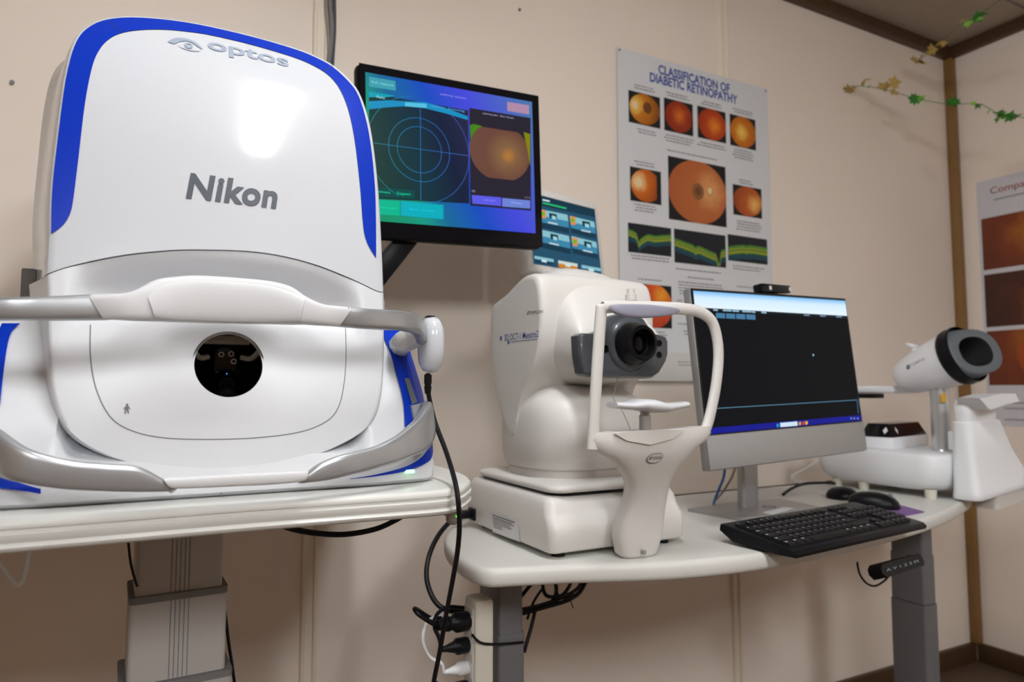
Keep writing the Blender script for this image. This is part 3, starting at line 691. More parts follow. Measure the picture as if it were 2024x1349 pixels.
mk('bracket', MB().add(*rbox((hc_.x, hc_.y+.015, DZ-.040), (.03, .03, .016), .003, 2, BLACK)), hs_)
mk('cord', MB().add(*tube([onY(1694, 1112, 1.0), onY(1699, 1135, 1.0), onY(1712, 1153, .995), onY(1729, 1159, .99), onY(1746, 1150, .985), onY(1758, 1138, .975), onY(1764, 1130, .975)], .0022, RUBBER, 8, 5)), hs_)

# ------------------------------------------------------------------ tomography unit (ivory, with chin rest)
oc = thing('tomography_scanner', 'ivory eye scanner with dark lens panel, screen on top and chin rest in front', 'eye scanner', (.733, 1.15, DZ))
OX = .733
def ringr(x0, x1, y0, y1, r, z): return [Vector((a, b, z)) for a, b in rrect(x0, x1, y0, y1, r, 6)]
bs = [ringr(.592, .874, .996, 1.335, .012, .769), ringr(.588, .878, .99, 1.34, .016, .774), ringr(.588, .878, .986, 1.34, .018, .805), ringr(.588, .878, .989, 1.34, .018, .817), ringr(.589, .877, .999, 1.34, .018, .828), ringr(.590, .876, 1.003, 1.34, .018, .836), ringr(.592, .874, 1.006, 1.338, .018, .848), ringr(.596, .870, 1.011, 1.334, .018, .856), ringr(.604, .862, 1.02, 1.326, .018, .8605)]
v, f = loft(bs); mk('base', one(v, f, IVORY), oc, sharp=50)
for x in (.62, .846):
    for y in (1.02, 1.30): mk('foot', MB().add(*lathe((x, y, DZ), (0, 0, 1), [(.012, 0), (.012, .012)], BLACK, 16)), oc)
v, f = loft([ringr(.606, .860, 1.012, 1.315, .03, .8605), ringr(.604, .862, 1.010, 1.317, .03, .866)]); mk('gasket', one(v, f, BLACK), oc)
v, f = loft([ringr(.602, .864, 1.004, 1.318, .03, .866), ringr(.600, .866, 1.002, 1.32, .03, .869), ringr(.600, .866, 1.002, 1.32, .03, .874), ringr(.604, .862, 1.006, 1.316, .03, .878), ringr(.63, .84, 1.03, 1.29, .03, .882)]); mk('slide_plate', one(v, f, IVORY), oc, sharp=60)
def ringe(hx, y0, y1, z, e=2.8, n=48): return [Vector((OX+a, (y0+y1)/2+b, z)) for a, b in sell(hx, (y1-y0)/2, n, e)]
v, f = loft([ringe(.112, 1.045, 1.275, .880), ringe(.110, 1.047, 1.273, .898)]); nk = mk('neck', one(v, f, IVORY2), oc)
bd = [ringe(.113, 1.043, 1.277, .896), ringe(.119, 1.036, 1.281, .902), ringe(.120, 1.035, 1.282, .910), ringe(.121, 1.031, 1.284, .914), ringe(.124, 1.024, 1.286, .925), ringe(.126, 1.016, 1.288, .95), ringe(.126, 1.012, 1.288, .98), ringe(.124, 1.016, 1.286, 1.005), ringe(.118, 1.032, 1.28, 1.025), ringe(.106, 1.058, 1.27, 1.04), ringe(.09, 1.085, 1.25, 1.05)]
v, f = loft(bd); mk('lower_body', one(v, f, IVORY), oc, sharp=60)
# rear shell: side outline lofted across the width
so = [(1.175, .950), (1.222, 1.005), (1.250, 1.075), (1.262, 1.16), (1.256, 1.212), (1.235, 1.222), (1.19, 1.233), (1.13, 1.254), (1.09, 1.258), (1.062, 1.245), (1.050, 1.20), (1.052, 1.14), (1.075, 1.085), (1.11, 1.045), (1.135, 1.0), (1.15, .96)]
so = resample([Vector((a, b, 0)) for a, b in [(p.x, p.y) for p in catmull([(a, b, 0) for a, b in so], 5, True)]], 90, True)
scn = Vector((1.16, 1.12, 0)); rr = []
for k, sc in ((-1, .90), (-.995, .945), (-.97, .975), (-.92, .992), (-.8, 1.0), (-.4, 1.015), (0, 1.02), (.4, 1.015), (.8, 1), (.92, .992), (.97, .975), (.995, .945), (1, .90)):
    rr.append([Vector((OX+k*.128, scn.x+(p.x-scn.x)*sc, scn.y+(p.y-scn.y)*sc)) for p in so])
v, f = loft(rr); mk('rear_shell', one(v, f, IVORY), oc, sharp=60)
def ringy(y, hx, z0, z1, e=2.6, n=48): return [Vector((OX+.004+a, y, (z0+z1)/2+b)) for a, b in sell(hx, (z1-z0)/2, n, e)]
hd = [ringy(1.225, .06, 1.10, 1.255), ringy(1.21, .092, 1.07, 1.276), ringy(1.18, .105, 1.055, 1.285), ringy(1.14, .110, 1.05, 1.284), ringy(1.10, .108, 1.05, 1.272), ringy(1.07, .104, 1.052, 1.252), ringy(1.045, .100, 1.055, 1.228), ringy(1.025, .097, 1.058, 1.20), ringy(1.008, .094, 1.06, 1.172, 4), ringy(.99, .092, 1.062, 1.152, 5)]
v, f = loft(hd); mk('head', one(v, f, IVORY), oc, sharp=60)
# dark front panel
fp = [(1142, 664), (1144, 700), (1150, 738), (1156, 743), (1180, 746), (1289, 746), (1302, 737), (1315, 715), (1319, 700), (1319, 676), (1315, 667), (1300, 662), (1288, 660), (1280, 645), (1270, 630), (1250, 622), (1225, 620), (1203, 626), (1190, 640), (1182, 655), (1165, 660), (1150, 659)]
fq = [onY(x, y, .975) for x, y in fp]; fc = sum(fq, Vector())/len(fq)
def fring(s, y): return [Vector((fc.x+(p.x-fc.x)*s, y, fc.z+(p.z-fc.z)*s)) for p in fq]
v, f = loft([fring(1.0, .997), fring(1.0, .978), fring(.985, .973), fring(.95, .970)]); mk('front_panel', one(v, f, DGREY), oc, sharp=50, label='dark slate panel around the lens')
lc = onY(1244, 681, .97)
mk('lens_collar', MB().add(*lathe((lc.x, .972, lc.z), (0, -1, 0), [(.0475, 0), (.0465, .006), (.042, .010), (.039, .011)], DGREY, 48)), oc, sharp=40)
lens = mk('lens_barrel', MB().add(*lathe((lc.x, .962, lc.z), (0, -1, 0), [(.038, 0), (.037, .014), (.033, .022), (.031, .030), (.028, .032), (.0245, .032), (.0225, .016), (.0005, .012)], BLACK, 48, False)), oc, sharp=40)
mk('lens_glass', MB().add(*lathe((lc.x, .948, lc.z), (0, -1, 0), [(.0225, 0), (.018, .003), (.010, .0048), (.0005, .0055)], GLASSB, 40, False)), lens)
for (x, y), r in (((1291, 688), .0072), ((1303, 679), .0052), ((1303, 702), .0052), ((1197, 690), .006)):
    p = onY(x, y, .9695); mk('sensor_window', MB().add(*lathe((p.x, .971, p.z), (0, -1, 0), [(r*1.15, 0), (r*1.1, .0022), (r, .0024), (r*.9, .0012), (.0003, .0010)], BLACKG, 20, False)), oc)
# knob on top
kp = onY(1247, 598, 1.0)
mk('top_knob', MB().add(*lathe((kp.x, 1.0, kp.z-.012), (0, 0, 1), [(.010, 0), (.010, .012), (.0095, .0125), (.0095, .014), (.0105, .0145), (.0105, .026), (.0075, .027), (.0075, .036), (.006, .0365)], IVORY, 24)), oc)
# lettering on the left side (faces -x)
def side_fn(a, b, X):
    pa, pb = onX(*a, X), onX(*b, X); L = (pb-pa); d = L.normalized(); upv = Vector((0, -d.z, d.y)) if d.y < 0 else Vector((0, d.z, -d.y))
    upv = Vector((0, 0, 1)) - d*d.z; upv.normalize()
    return (lambda x, y: pa + d*x + upv*y), L.length
mb = MB(); XS = OX-.1285
fn, L = side_fn((1046, 619), (1073, 616), XS); fit_text(mb, 'TOPCON', INK, fn, 0, L, .0058, bold=.01)
p = [fn(-.009, -.003), fn(-.004, .004), fn(-.001, .004), fn(-.003, -.001), fn(-.006, -.003)]; mb.add(p, [list(range(5))], INK)
mk('maker_lettering', mb, oc, label='small dark maker name on the side')
mb = MB(); fn, L = side_fn((997, 668), (1064, 660), XS); fit_text(mb, '3D OCT-1 Maestro2', INKB, fn, 0, L, .0125, bold=.005)
fn2, L2 = side_fn((1010, 676), (1062, 671), XS); mb.add([fn2(0, -.0006), fn2(L2, -.0006), fn2(L2, .0006), fn2(0, .0006)], [[0, 1, 2, 3]], INKB)
for (q, r) in (((990, 669), .0048), ((1005, 677), .0042)):
    c_ = onX(*q, XS); mb.add([c_+Vector((0, r*math.cos(a*.5236), r*math.sin(a*.5236))) for a in range(12)], [list(range(12))], INKB)
mk('model_lettering', mb, oc, label='blue model lettering on the side')
# rating plate and power inlet on the base's left side
mb = MB(); XB = .5872
q = [onX(x, y, XB) for x, y in ((970, 1012), (1023, 1030), (1028, 1072), (974, 1052))]
mb.add(q, [[0, 1, 2, 3]], mat('label_white', (.72, .72, .72), .5))
for i, (y0, y1, x1) in enumerate(((.10, .16, .9), (.22, .26, .8), (.30, .34, .85), (.40, .44, .7), (.50, .54, .75), (.60, .64, .4), (.70, .74, .4))):
    bl = lambda u, w: q[0].lerp(q[1], u).lerp(q[3].lerp(q[2], u), w) + Vector((-.0004, 0, 0))
    mb.add([bl(.06, y0), bl(x1, y0), bl(x1, y1), bl(.06, y1)], [[0, 1, 2, 3]], INKG)
mk('rating_label', mb, oc, label='white printed rating label')
q = [onX(x, y, XB) for x, y in ((927, 1003), (942, 1005), (942, 1031), (925, 1027))]; qc = sum(q, Vector())/4
mk('power_inlet', MB().add(*rbox(qc, (.008, .03, .024), .002, 2, BLACK)), oc)
mk('power_plug', MB().add(*rbox(qc+Vector((-.016, .004, .0)), (.03, .02, .016), .004, 2, BLACK)), oc)
# touch display on top
c, rot = pose((.890, 1.421, 1.425), 8.76, 9.05, -1.41); S2 = Screen(c, rot, .22, .179); loc = Matrix.LocRotScale(Vector(c), Euler(rot), None)
mb = MB(); v, f, m = rbox((0, .024, .004), (.258, .046, .225), .015, 3, IVORY); mb.add([loc @ p for p in v], f, m)
dh = mk('display_housing', mb, oc, sharp=60)
mb = MB(); v = [loc @ Vector(p) for p in ((-.11, -.0003, -.0895), (.11, -.0003, -.0895), (.11, -.0003, .0895), (-.11, -.0003, .0895))]
mb.add(v, [[0, 1, 2, 3]], emh('2a5670', .8)); tile = []
def tq(px, m, lay): 
    tmp = MB(); S2.quad(tmp, px, m, lay); mb.add([loc @ p for p in tmp.v], tmp.f, m)
tq([(1043, 380), (1175, 414), (1176, 430), (1044, 402)], emh('1d3d50', .8), 4)
tq([(1072, 400), (1119, 411), (1119, 414), (1072, 403)], emh('30c070', .9), 5)
tq([(1072, 394), (1086, 397), (1086, 400), (1072, 397)], emh('d8e8f0', .9), 5)
for x0, y0, x1, y1, dy in ((1048, 410, 1121, 425, 37), (1126, 427, 1174, 439, 34), (1050, 450, 1124, 467, 36), (1129, 467, 1178, 479, 34)):
    tq([(x0, y0), (x1, y1), (x1+2, y1+dy*.35), (x0+1, y0+dy*.35)], emh('8cc4d0', .85), 4); tq([(x0+1, y0+dy*.35), (x1+2, y1+dy*.35), (x1+3, y1+dy*.7), (x0+2, y0+dy*.7)], emh('3f88ac', .85), 4); tq([(x0+2, y0+dy*.7), (x1+3, y1+dy*.7), (x1+4, y1+dy), (x0+3, y0+dy)], emh('1c3c50', .85), 4)
    xm = (x0+x1)/2+8; ym = (y0+y1)/2+2
    tq([(xm-8, ym+2), (xm+7, ym+5), (xm+8, ym+15), (xm-7, ym+12)], emh('12303c', .8), 6); tq([(xm-3, ym+7), (xm+5, ym+9), (xm+6, ym+16), (xm-2, ym+14)], emh('a8dce8', .8), 7)
    tq([(xm-10, ym+19), (xm+9, ym+23), (xm+9, ym+26), (xm-10, ym+22)], emh('c8dce4', .8), 6)
for x, y in ((1131, 437), (1135, 479), (1072, 424)):
    tq([(x-6, y-9), (x+6, y-7), (x+6, y+8), (x-3, y+8)], emh('e08a50', .9), 8); tq([(x-4, y-5), (x+4, y-4), (x+4, y+3), (x-3, y+3)], emh('6fb030', .9), 9)
for x0, y0, c0, c1 in ((1056, 506, '8cc4d0', '1c4058'), (1103, 515, 'd0dcd0', 'd08020'), (1149, 524, '8cc4d0', '2a5a70')):
    tq([(x0, y0), (x0+38, y0+7), (x0+38, y0+13), (x0, y0+6)], emh(c0, .85), 4); tq([(x0, y0+6), (x0+38, y0+13), (x0+38, y0+19), (x0+1, y0+14)], emh(c1, .9), 4)
    tq([(x0+14, y0+7), (x0+24, y0+9), (x0+24, y0+14), (x0+14, y0+12)], emh('d0e8f0', .85), 6)
mk('screen', mb, dh, label='lit touch screen with tiled menu')
mk('display_arm', MB().add(*tube([loc @ Vector((-.03, .045, -.05)), loc @ Vector((-.05, .03, -.105)), (.79, 1.33, 1.28), (.745, 1.22, 1.24)], .022, IVORY2, 14, 5)), oc)
# head rest: foot, yoke, frame, forehead pad, chin cup
sec = [(1102, 1228, 1282, .958, .030), (1094, 1221, 1291, .957, .040), (1060, 1216, 1300, .957, .048), (1030, 1220, 1303, .955, .050), (1005, 1231, 1306, .950, .048), (985, 1238, 1310, .943, .045), (960, 1241, 1316, .932, .042), (940, 1234, 1325, .92, .040), (922, 1222, 1338, .91, .038), (906, 1205, 1356, .90, .036), (892, 1184, 1376, .895, .034), (880, 1172, 1392, .892, .032), (866, 1168, 1402, .890, .030), (852, 1172, 1400, .89, .028)]
rings = []
for y, xl, xr, Y, th in sec:
    a, b = onY(xl, y+(4 if y < 900 else 0), Y), onY(xr, y-(10 if y < 900 else 4), Y); cm = (a+b)/2; hx = (b-a)/2
    rings.append([cm + hx*s + Vector((0, t*th/2, 0)) for s, t in sell(1, 1, 36, 3.4)])
v, f = loft(rings); hr = mk('head_rest_stand', one(v, f, IVORY), oc, sharp=50)
# scooped shelf in the yoke
sh = [(1215, 858), (1240, 872), (1285, 880), (1330, 868), (1352, 850), (1300, 851), (1258, 852)]
hv = [onY(x, y, .872) for x, y in sh]; mk('yoke_scoop', MB().add(*prism(list(range(7)), lambda i: hv[i], lambda i: hv[i]+Vector((0, .004, -.000)), IVORY2)), hr)
fr = [(1171, 888, .892), (1176, 800, .889), (1182, 700, .887), (1188, 616, .886), (1192, 609, .886), (1215, 607, .886), (1290, 608, .884), (1350, 611, .886), (1385, 618, .888), (1407, 636, .89), (1417, 668, .891), (1420, 705, .891), (1416, 755, .891), (1408, 800, .892), (1398, 840, .893), (1385, 868, .893)]
mk('head_rest_frame', MB().add(*tube([onY(*p) for p in fr], .0085, IVORY, 14, 5, flat=(.85, 1.2), up=(0, 1, .02))), oc, sharp=60)
fpad = bandmesh([(1206, 606), (1215, 602.5), (1240, 602), (1280, 603), (1320, 607), (1332, 609), (1337, 613)], [(1206, 612), (1215, 620), (1240, 627), (1275, 629), (1310, 626), (1330, 621), (1336, 616)], [.873, .868, .864, .862, .864, .868, .873], .014, LAV)
mk('forehead_pad', MB().add(*fpad), oc, sharp=60, label='lavender grey forehead pad')
cpz = [(1210, 801, .005), (1240, 803, .006), (1258, 800, .009), (1281, 803, .011), (1305, 806, .008), (1325, 804, .006), (1352, 800, .005)]
rings = []
for x, y, hh in cpz:
    c_ = onY(x, y, .885); wy = .014 + .022*math.exp(-((x-1281)/40)**2); rings.append([c_ + Vector((0, a*wy, b*hh)) for a, b in sell(1, 1, 20, 2.6)])
v, f = loft(rings); mk('chin_cup', one(v, f, SATIN), oc, sharp=60, label='white winged chin cup')
a_, b_ = onY(1275, 812, .887), onY(1275, 858, .887)
mk('chin_post', MB().add(*lathe(b_, (0, 0, 1), [(.0095, 0), (.0095, (a_-b_).z-.008), (.0075, (a_-b_).z-.007), (.0075, (a_-b_).z)], STEEL, 20)), oc)
ec = onY(1294, 906, .8812); mb = MB()
mb.add([ec+Vector((a, -.0012-.6*b, b)) for a, b in sell(.0165, .0088, 32, 2)], [list(range(32))], INKG)
mb.add([ec+Vector((a, -.0018-.6*b, b)) for a, b in sell(.0156, .0079, 32, 2)], [list(range(32))], IVORY)
fit_text(mb, 'TOPCON', INK, lambda x, y: ec+Vector((x, -.0024-.6*y, y)), -.007, .0125, .0048); mb.add([ec+Vector((p, -.0024-.6*q, q)) for p, q in ((-.0135, -.0024), (-.0105, .003), (-.008, .003), (-.0105, -.0024))], [[0, 1, 2, 3]], INK)
mk('maker_emblem', mb, hr, label='oval grey maker emblem')
sp = onY(1273, 1092, .930); mk('stand_screw', MB().add(*lathe(sp, (0, -1, 0), [(.004, -.004), (.004, .002), (.002, .0024)], STEEL, 14)), hr)
mk('thin_wire', MB().add(*tube([onY(1221, 742, .98), onY(1216, 770, .975), (onY(1213, 790, .97)), onY(1228, 810, .96), onY(1240, 835, .95), onY(1246, 850, .93)], .0006, INKG, 6, 5)), oc)

# ------------------------------------------------------------------ all in one computer
c, rot = pose((1.242, 1.072, 1.107), 4.1, 5.09, 1.70); S3 = Screen(c, rot, .527, .296)
ai = thing('all_in_one_computer', 'grey all in one computer with a dark screen on a flat metal stand', 'computer', c, rot)
W, Hh = .527, .296
mk('housing', MB().add(*rbox((0, .012, -.033), (W+.012, .020, Hh+.078), .004, 2, STEEL)), ai, world=False)
mk('rear_cover', MB().add(*rbox((0, .036, -.045), (W*.8, .032, Hh*.85), .012, 2, STEEL)), ai, world=False)
mk('chin_panel', MB().add(*rbox((0, .0005, -Hh/2-.036), (W+.011, .004, .068), .0015, 2, mat('chin_grey', (.40, .40, .40), .42, metal=.4))), ai, world=False)
mk('screen_border', MB().add(*rbox((0, .0012, .002), (W+.008, .002, Hh+.006), .0006, 1, BLACKG)), ai, world=False)
mb = MB(); scm = mat('aio_black', (.003, .003, .004), .3, emit=.004, ec=(.7, .8, 1), ior=1.12)
mb.add([(-W/2, -.0003, -Hh/2), (W/2, -.0003, -Hh/2), (W/2, -.0003, Hh/2), (-W/2, -.0003, Hh/2)], [[0, 1, 2, 3]], scm)
S3.quad(mb, [(1369.5, 575), (1670, 595), (1674, 625), (1373, 608)], grad_mat('browser_bar', [(0, '6ab4ec'), (.35, 'cfe8fb'), (1, 'e4f2fc')], (0, 0, -1), .95, -.148, -.108), 3)
S3.quad(mb, [(1373, 608), (1674, 625), (1674.6, 630), (1373.6, 613)], emh('14222c', .6), 4)
for i in range(6): S3.quad(mb, [(1409+i*19, 611+i*1.0), (1409+i*19+[9, 17, 13, 18, 7, 10][i], 612+i*1.0), (1409+i*19+[9, 17, 13, 18, 7, 10][i], 615.5+i), (1409+i*19, 614.5+i)], emh('9ac0d8', .8), 5)
for i in range(4): S3.quad(mb, [(1414+i*20, 619+i*.9), (1432+i*20, 620+i*.9), (1432.5+i*20, 630+i*.9), (1414.5+i*20, 629+i*.9)], emh('4a80a8', .8), 5)
for x in (1588, 1620, 1652): S3.quad(mb, [(x, 622+(x-1588)*.05), (x+11, 622.5+(x-1588)*.05), (x+11, 625+(x-1588)*.05), (x, 624.5+(x-1588)*.05)], emh('8aa8c0', .7), 5)
S3.line(mb, [(1413, 808), (1695, 791)], .0016, emh('5a8aa8', .8), 4)
S3.quad(mb, [(1398, 847), (1701, 821), (1702.5, 831), (1400, 859)], emh('121a9a', .75), 3)
S3.quad(mb, [(1541, 836.5), (1575, 833.5), (1576, 842), (1541.5, 845)], emh('cfe4f4', .9), 5)
for x, cc_ in ((1534, '2a90d8'), (1578, 'd8a030'), (1585, 'd04030'), (1591, 'e0b828')): S3.quad(mb, [(x, 838-(x-1541)*.09), (x+4.5, 837.5-(x-1541)*.09), (x+4.5, 844-(x-1541)*.09), (x, 844.5-(x-1541)*.09)], emh(cc_, .9), 5)
for x in (1680, 1686, 1693): S3.quad(mb, [(x, 826), (x+3, 825.5), (x+3, 829), (x, 829.5)], emh('8090d0', .8), 5)
S3.quad(mb, [(1605, 700), (1608, 701), (1608, 704), (1606, 705)], emh('9ac8e8', .9), 5)
S3.quad(mb, [(1692, 790), (1695, 790), (1697, 818), (1694, 818)], emh('28506a', .8), 5)
mk('screen', mb, ai, world=False, label='lit screen with browser bar and black page')
mk('power_mark', MB().add(*rbox((.235, -.0018, -Hh/2-.045), (.004, .001, .004), .0004, 1, CHROME)), ai, world=False)
np_ = onZ(1478, 1000, DZ+.004)
stx = 1.262
mk('stand_neck', MB().add(*rbox((stx, 1.205, (DZ+.93)/2+.02), (.052, .022, .93-DZ+.07), .006, 3, STEEL)), ai)
mk('neck_hinge', MB().add(*rbox((stx, 1.16, 1.02), (.07, .10, .06), .008, 2, BLACK, rot=(-.2, 0, 0))), ai)
sb = [(1.11, 1.245), (1.128, 1.10), (1.40, 1.085), (1.42, 1.25), (1.30, 1.262)]
mk('stand_base', MB().add(*prism(sb, lambda p: Vector((p[0], p[1], DZ)), lambda p: Vector((p[0], p[1], DZ+.007)), STEEL)), ai)
q = [onZ(x, y, DZ+.0076) for x, y in ((1506, 1014), (1550, 1003), (1572, 1006), (1526, 1018))]
cardm = mat('white_card', (.8, .82, .86), .5)
o = mk('paper_card', MB().add(*prism([0, 1, 2, 3], lambda i: q[i], lambda i: q[i]+Vector((0, 0, .0006)), cardm)), None); _props(o, 'small white paper card lying on the computer stand base', 'card')
rc = onZ(1520, 1002, DZ+.0078); mb = MB()
A_ = [rc+Vector((.016*math.cos(a*.196), .016*math.sin(a*.196), 0)) for a in range(33)]; B_ = [rc+Vector((.012*math.cos(a*.196), .012*math.sin(a*.196), 0)) for a in range(33)]
mb.add(*strip(A_, B_, mat('ring_sticker', (.16, .15, .42), .5))); mk('ring_sticker', mb, ai, label='round violet ring sticker')
# webcam
wc = thing('webcam', 'black bar webcam perched on top of the grey computer', 'webcam', onY(1528, 570, 1.08))
M3 = S3.M; u0, u1 = S3.uv(1500, 566), S3.uv(1558, 572); wl = u1[0]-u0[0]
loc3 = lambda p: M3 @ Vector(p)
v, f, m = rbox(((u0[0]+u1[0])/2, .005, Hh/2+.0165), (wl, .026, .0185), .004, 2, BLACKG); mk('body', MB().add([loc3(p) for p in v], f, m), wc)
for dx in (-.023, .046):
    v, f, m = rbox(((u0[0]+u1[0])/2+dx, -.0085, Hh/2+.0155), (.008, .001, .009), .0004, 1, CWHITE); mk('lens_window', MB().add([loc3(p) for p in v], f, m), wc)
v, f, m = rbox(((u0[0]+u1[0])/2-.01, .012, Hh/2+.0056), (.05, .02, .005), .002, 2, BLACK); mk('clip', MB().add([loc3(p) for p in v], f, m), wc)
cable('blue_cable', 'bright blue network cable dropping behind the grey computer', [(1434, 900, 1.3), (1431, 940, 1.31), (1422, 965, 1.31), (1413, 988, 1.3), (1410, 1000, 1.28)], .0032, CBLUE)
cable('grey_cable', 'thin grey cable curving down behind the computer stand', [(1462, 900, 1.3), (1448, 940, 1.3), (1432, 968, 1.3), (1416, 988, 1.29)], .0026, CGREY)

# ------------------------------------------------------------------ keyboard
kb_rot = math.radians(6.5); kx, ky = .955, .812
ko = thing('keyboard', 'black full size keyboard on the desk in front of the computer', 'keyboard', (kx, ky, DZ), (0, 0, kb_rot))
KW, KD = .447, .156
zt = lambda y: .016 + .020*(y/KD)
prof_k = [(0, .002), (-.002, .008), (.004, .0135), (.02, .0165), (KD-.012, .0355), (KD-.002, .0345), (KD, .024), (KD-.03, .006), (.03, .001)]
v = []; 
rk = [[Vector((x, a, b)) for a, b in prof_k] for x in (0, .003, KW-.003, KW)]
rk[0] = [Vector((p.x, p.y*.98+.002, p.z*.93+.001)) for p in rk[0]]; rk[-1] = [Vector((p.x, p.y*.98+.002, p.z*.93+.001)) for p in rk[-1]]
v, f = loft(rk); mk('case', one(v, f, BLACK), ko, world=False, sharp=30)
slope = math.atan2(.019, KD-.032)
keymesh = {}
legend = mat('key_legend', (.38, .40, .44), .5)
keym = mat('key_black', (.006, .006, .008), .4, ior=1.28)
def key(x, y, w_, d_=.0165):
    k = (round(w_, 4), round(d_, 4))
    if k not in keymesh:
        mb = MB(); a = [(-w_/2, -d_/2), (w_/2, -d_/2), (w_/2, d_/2), (-w_/2, d_/2)]
        v0 = [Vector((p, q, 0)) for p, q in a]; v1 = [Vector((p*(1-.003/w_), q*.84+.0004, .0042)) for p, q in a]
        mb.add(v0+v1, [[0, 1, 5, 4], [1, 2, 6, 5], [2, 3, 7, 6], [3, 0, 4, 7], [4, 5, 6, 7]], keym)
        if w_ < .05: 
            s = .0022; mb.add([Vector((-w_/2+.003, .001, .0044)), Vector((-w_/2+.003+s*(1.2 if w_ < .02 else 3), .001, .0044)), Vector((-w_/2+.003+s*(1.2 if w_ < .02 else 3), .0045, .0044)), Vector((-w_/2+.003, .0045, .0044))], [[0, 1, 2, 3]], legend)
        o = mk('key', mb, ko, world=False, sharp=20); keymesh[k] = o.data
    else:
        o = bpy.data.objects.new('key', keymesh[k]); col.objects.link(o); o.parent = ko
    o.location = (x, y, .0165 + (y-.02)*math.tan(slope) + .0002); o.rotation_euler = (slope, 0, 0)
U = .019
rows_k = [(.027, [1.25, 1.25, 1.25, 6.25, 1.25, 1.25, 1.25, 1.25]), (.046, [2.25]+[1]*10+[2.75]), (.065, [1.75]+[1]*11+[2.25]), (.084, [1.5]+[1]*12+[1.5]), (.103, [1]*13+[2])]
for y, ws in rows_k:
    x = .012
    for w_ in ws: key(x+w_*U/2, y, w_*U-.0012); x += w_*U
for i in range(13): key(.012+(i + (.5 if i else 0) + (.35 if i > 4 else 0) + (.35 if i > 8 else 0))*.0195+.009, .125, .0165, .0125)
for cxk in range(3):
    for y in (.103, .084): key(.3095+cxk*U+U/2, y, U-.0012)
    key(.3095+cxk*U+U/2, .027, U-.0012); key(.3095+cxk*U+U/2, .125, .0165, .0125)
key(.3095+U*1.5, .046, U-.0012)
for cxk in range(4):
    for y in (.103, .084, .065, .046): key(.370+cxk*.0178+.009, y, .0164)
for cxk in range(3): key(.370+cxk*.0178+.009, .027, .0164)
# mouse, puck, pad
def blob(name, label, cat, c, hx, hy, hz, m, rz=0, e=2.4, skew=.0):
    rings = []
    for t, s in ((0, .96), (.12, 1.0), (.4, .97), (.65, .86), (.85, .66), (.96, .38), (1, .05)):
        rings.append([Vector((c[0]+ (a*s)*math.cos(rz)-(b*s+skew*t)*math.sin(rz), c[1]+(a*s)*math.sin(rz)+(b*s+skew*t)*math.cos(rz), c[2]+hz*t)) for a, b in sell(hx, hy, 32, e)])
    v, f = loft(rings); t_ = thing(name, label, cat, c); mk('body', one(v, f, m), t_, sharp=60); return t_
pc = (1.53, 1.055); pad_pts = [(pc[0]+.092*math.cos(math.radians(60*i+6)), pc[1]+.092*math.sin(math.radians(60*i+6))) for i in range(6)]
o = mk('mouse_pad', MB().add(*prism(pad_pts, lambda p: Vector((p[0], p[1], DZ)), lambda p: Vector((p[0], p[1], DZ+.003)), PURP)), None); _props(o, 'purple six sided mouse pad beside the keyboard', 'mouse pad')
mt = blob('computer_mouse', 'black computer mouse on the purple pad behind the keyboard', 'mouse', (1.535, 1.07, DZ+.003), .034, .056, .036, BLACK, .5, 2.4, .006)
mk('scroll_wheel', MB().add(*lathe((1.552-.006, 1.038, DZ+.031), (1, .5, 0), [(.006, -.003), (.007, -.0025), (.007, .0025), (.006, .003)], MGREY, 16)), mt)
pk = blob('black_puck', 'round black puck standing behind the keyboard near the white perimeter', 'puck', (1.60, 1.205, DZ), .038, .038, .03, BLACK, 0, 2.2)
mk('puck_foot', MB().add(*lathe((1.60, 1.205, DZ), (0, 0, 1), [(.034, 0), (.034, .004)], BLACKM, 24)), pk)

# ------------------------------------------------------------------ binocular perimeter (white, right end of desk)
TX = 1.93
te = thing('binocular_perimeter', 'white vision testing unit with tilted eyepiece hood on a pole', 'vision tester', (TX, 1.22, DZ))
def rr_(x0, x1, y0, y1, r, z): return [Vector((a, b, z)) for a, b in rrect(x0, x1, y0, y1, r, 8)]
v, f = loft([rr_(1.80, 2.06, 1.09, 1.40, .06, .778), rr_(1.785, 2.075, 1.072, 1.415, .06, .785), rr_(1.772, 2.088, 1.06, 1.428, .055, .80), rr_(1.768, 2.092, 1.056, 1.432, .05, .83), rr_(1.768, 2.092, 1.056, 1.432, .05, .866), rr_(1.771, 2.089, 1.059, 1.429, .05, .872), rr_(1.78, 2.08, 1.068, 1.42, .05, .875)])
mk('base', one(v, f, TEMPOW), te, sharp=60)
for x, y in ((1.80, 1.095), (1.80, 1.37), (2.06, 1.095), (2.06, 1.37), (1.80, 1.285)):
    mk('foot', MB().add(*lathe((x, y, DZ), (0, 0, 1), [(.013, 0), (.015, .024)], WARMW, 18)), te)
mk('pole', MB().add(*lathe((TX, 1.138, .874), (0, 0, 1), [(.026, 0), (.025, .004), (.0235, .006), (.0235, .175)], mat('pole_alu', (.62, .64, .66), .3, metal=.7), 28)), te)
st = onX(1866, 787, TX-.02); mk('warning_sticker', MB().add(*rbox((st.x, 1.1155, st.z), (.022, .002, .024), .0006, 1, YELL)), te, label='small yellow sticker')
hb = Vector((TX, 1.235, 1.077)); hf = Vector((TX, 1.092, 1.128)); ax = (hf-hb); AL = ax.length
v, f, m = lathe(hb, ax, [(.022, -.016), (.038, -.010), (.047, .002), (.052, .02), (.061, .06), (.069, .10), (.0735, AL)], TEMPOW, 48, True, (0, 0, 1)); 
hdm = mk('head', MB().add(v, f, m), te, sharp=60)
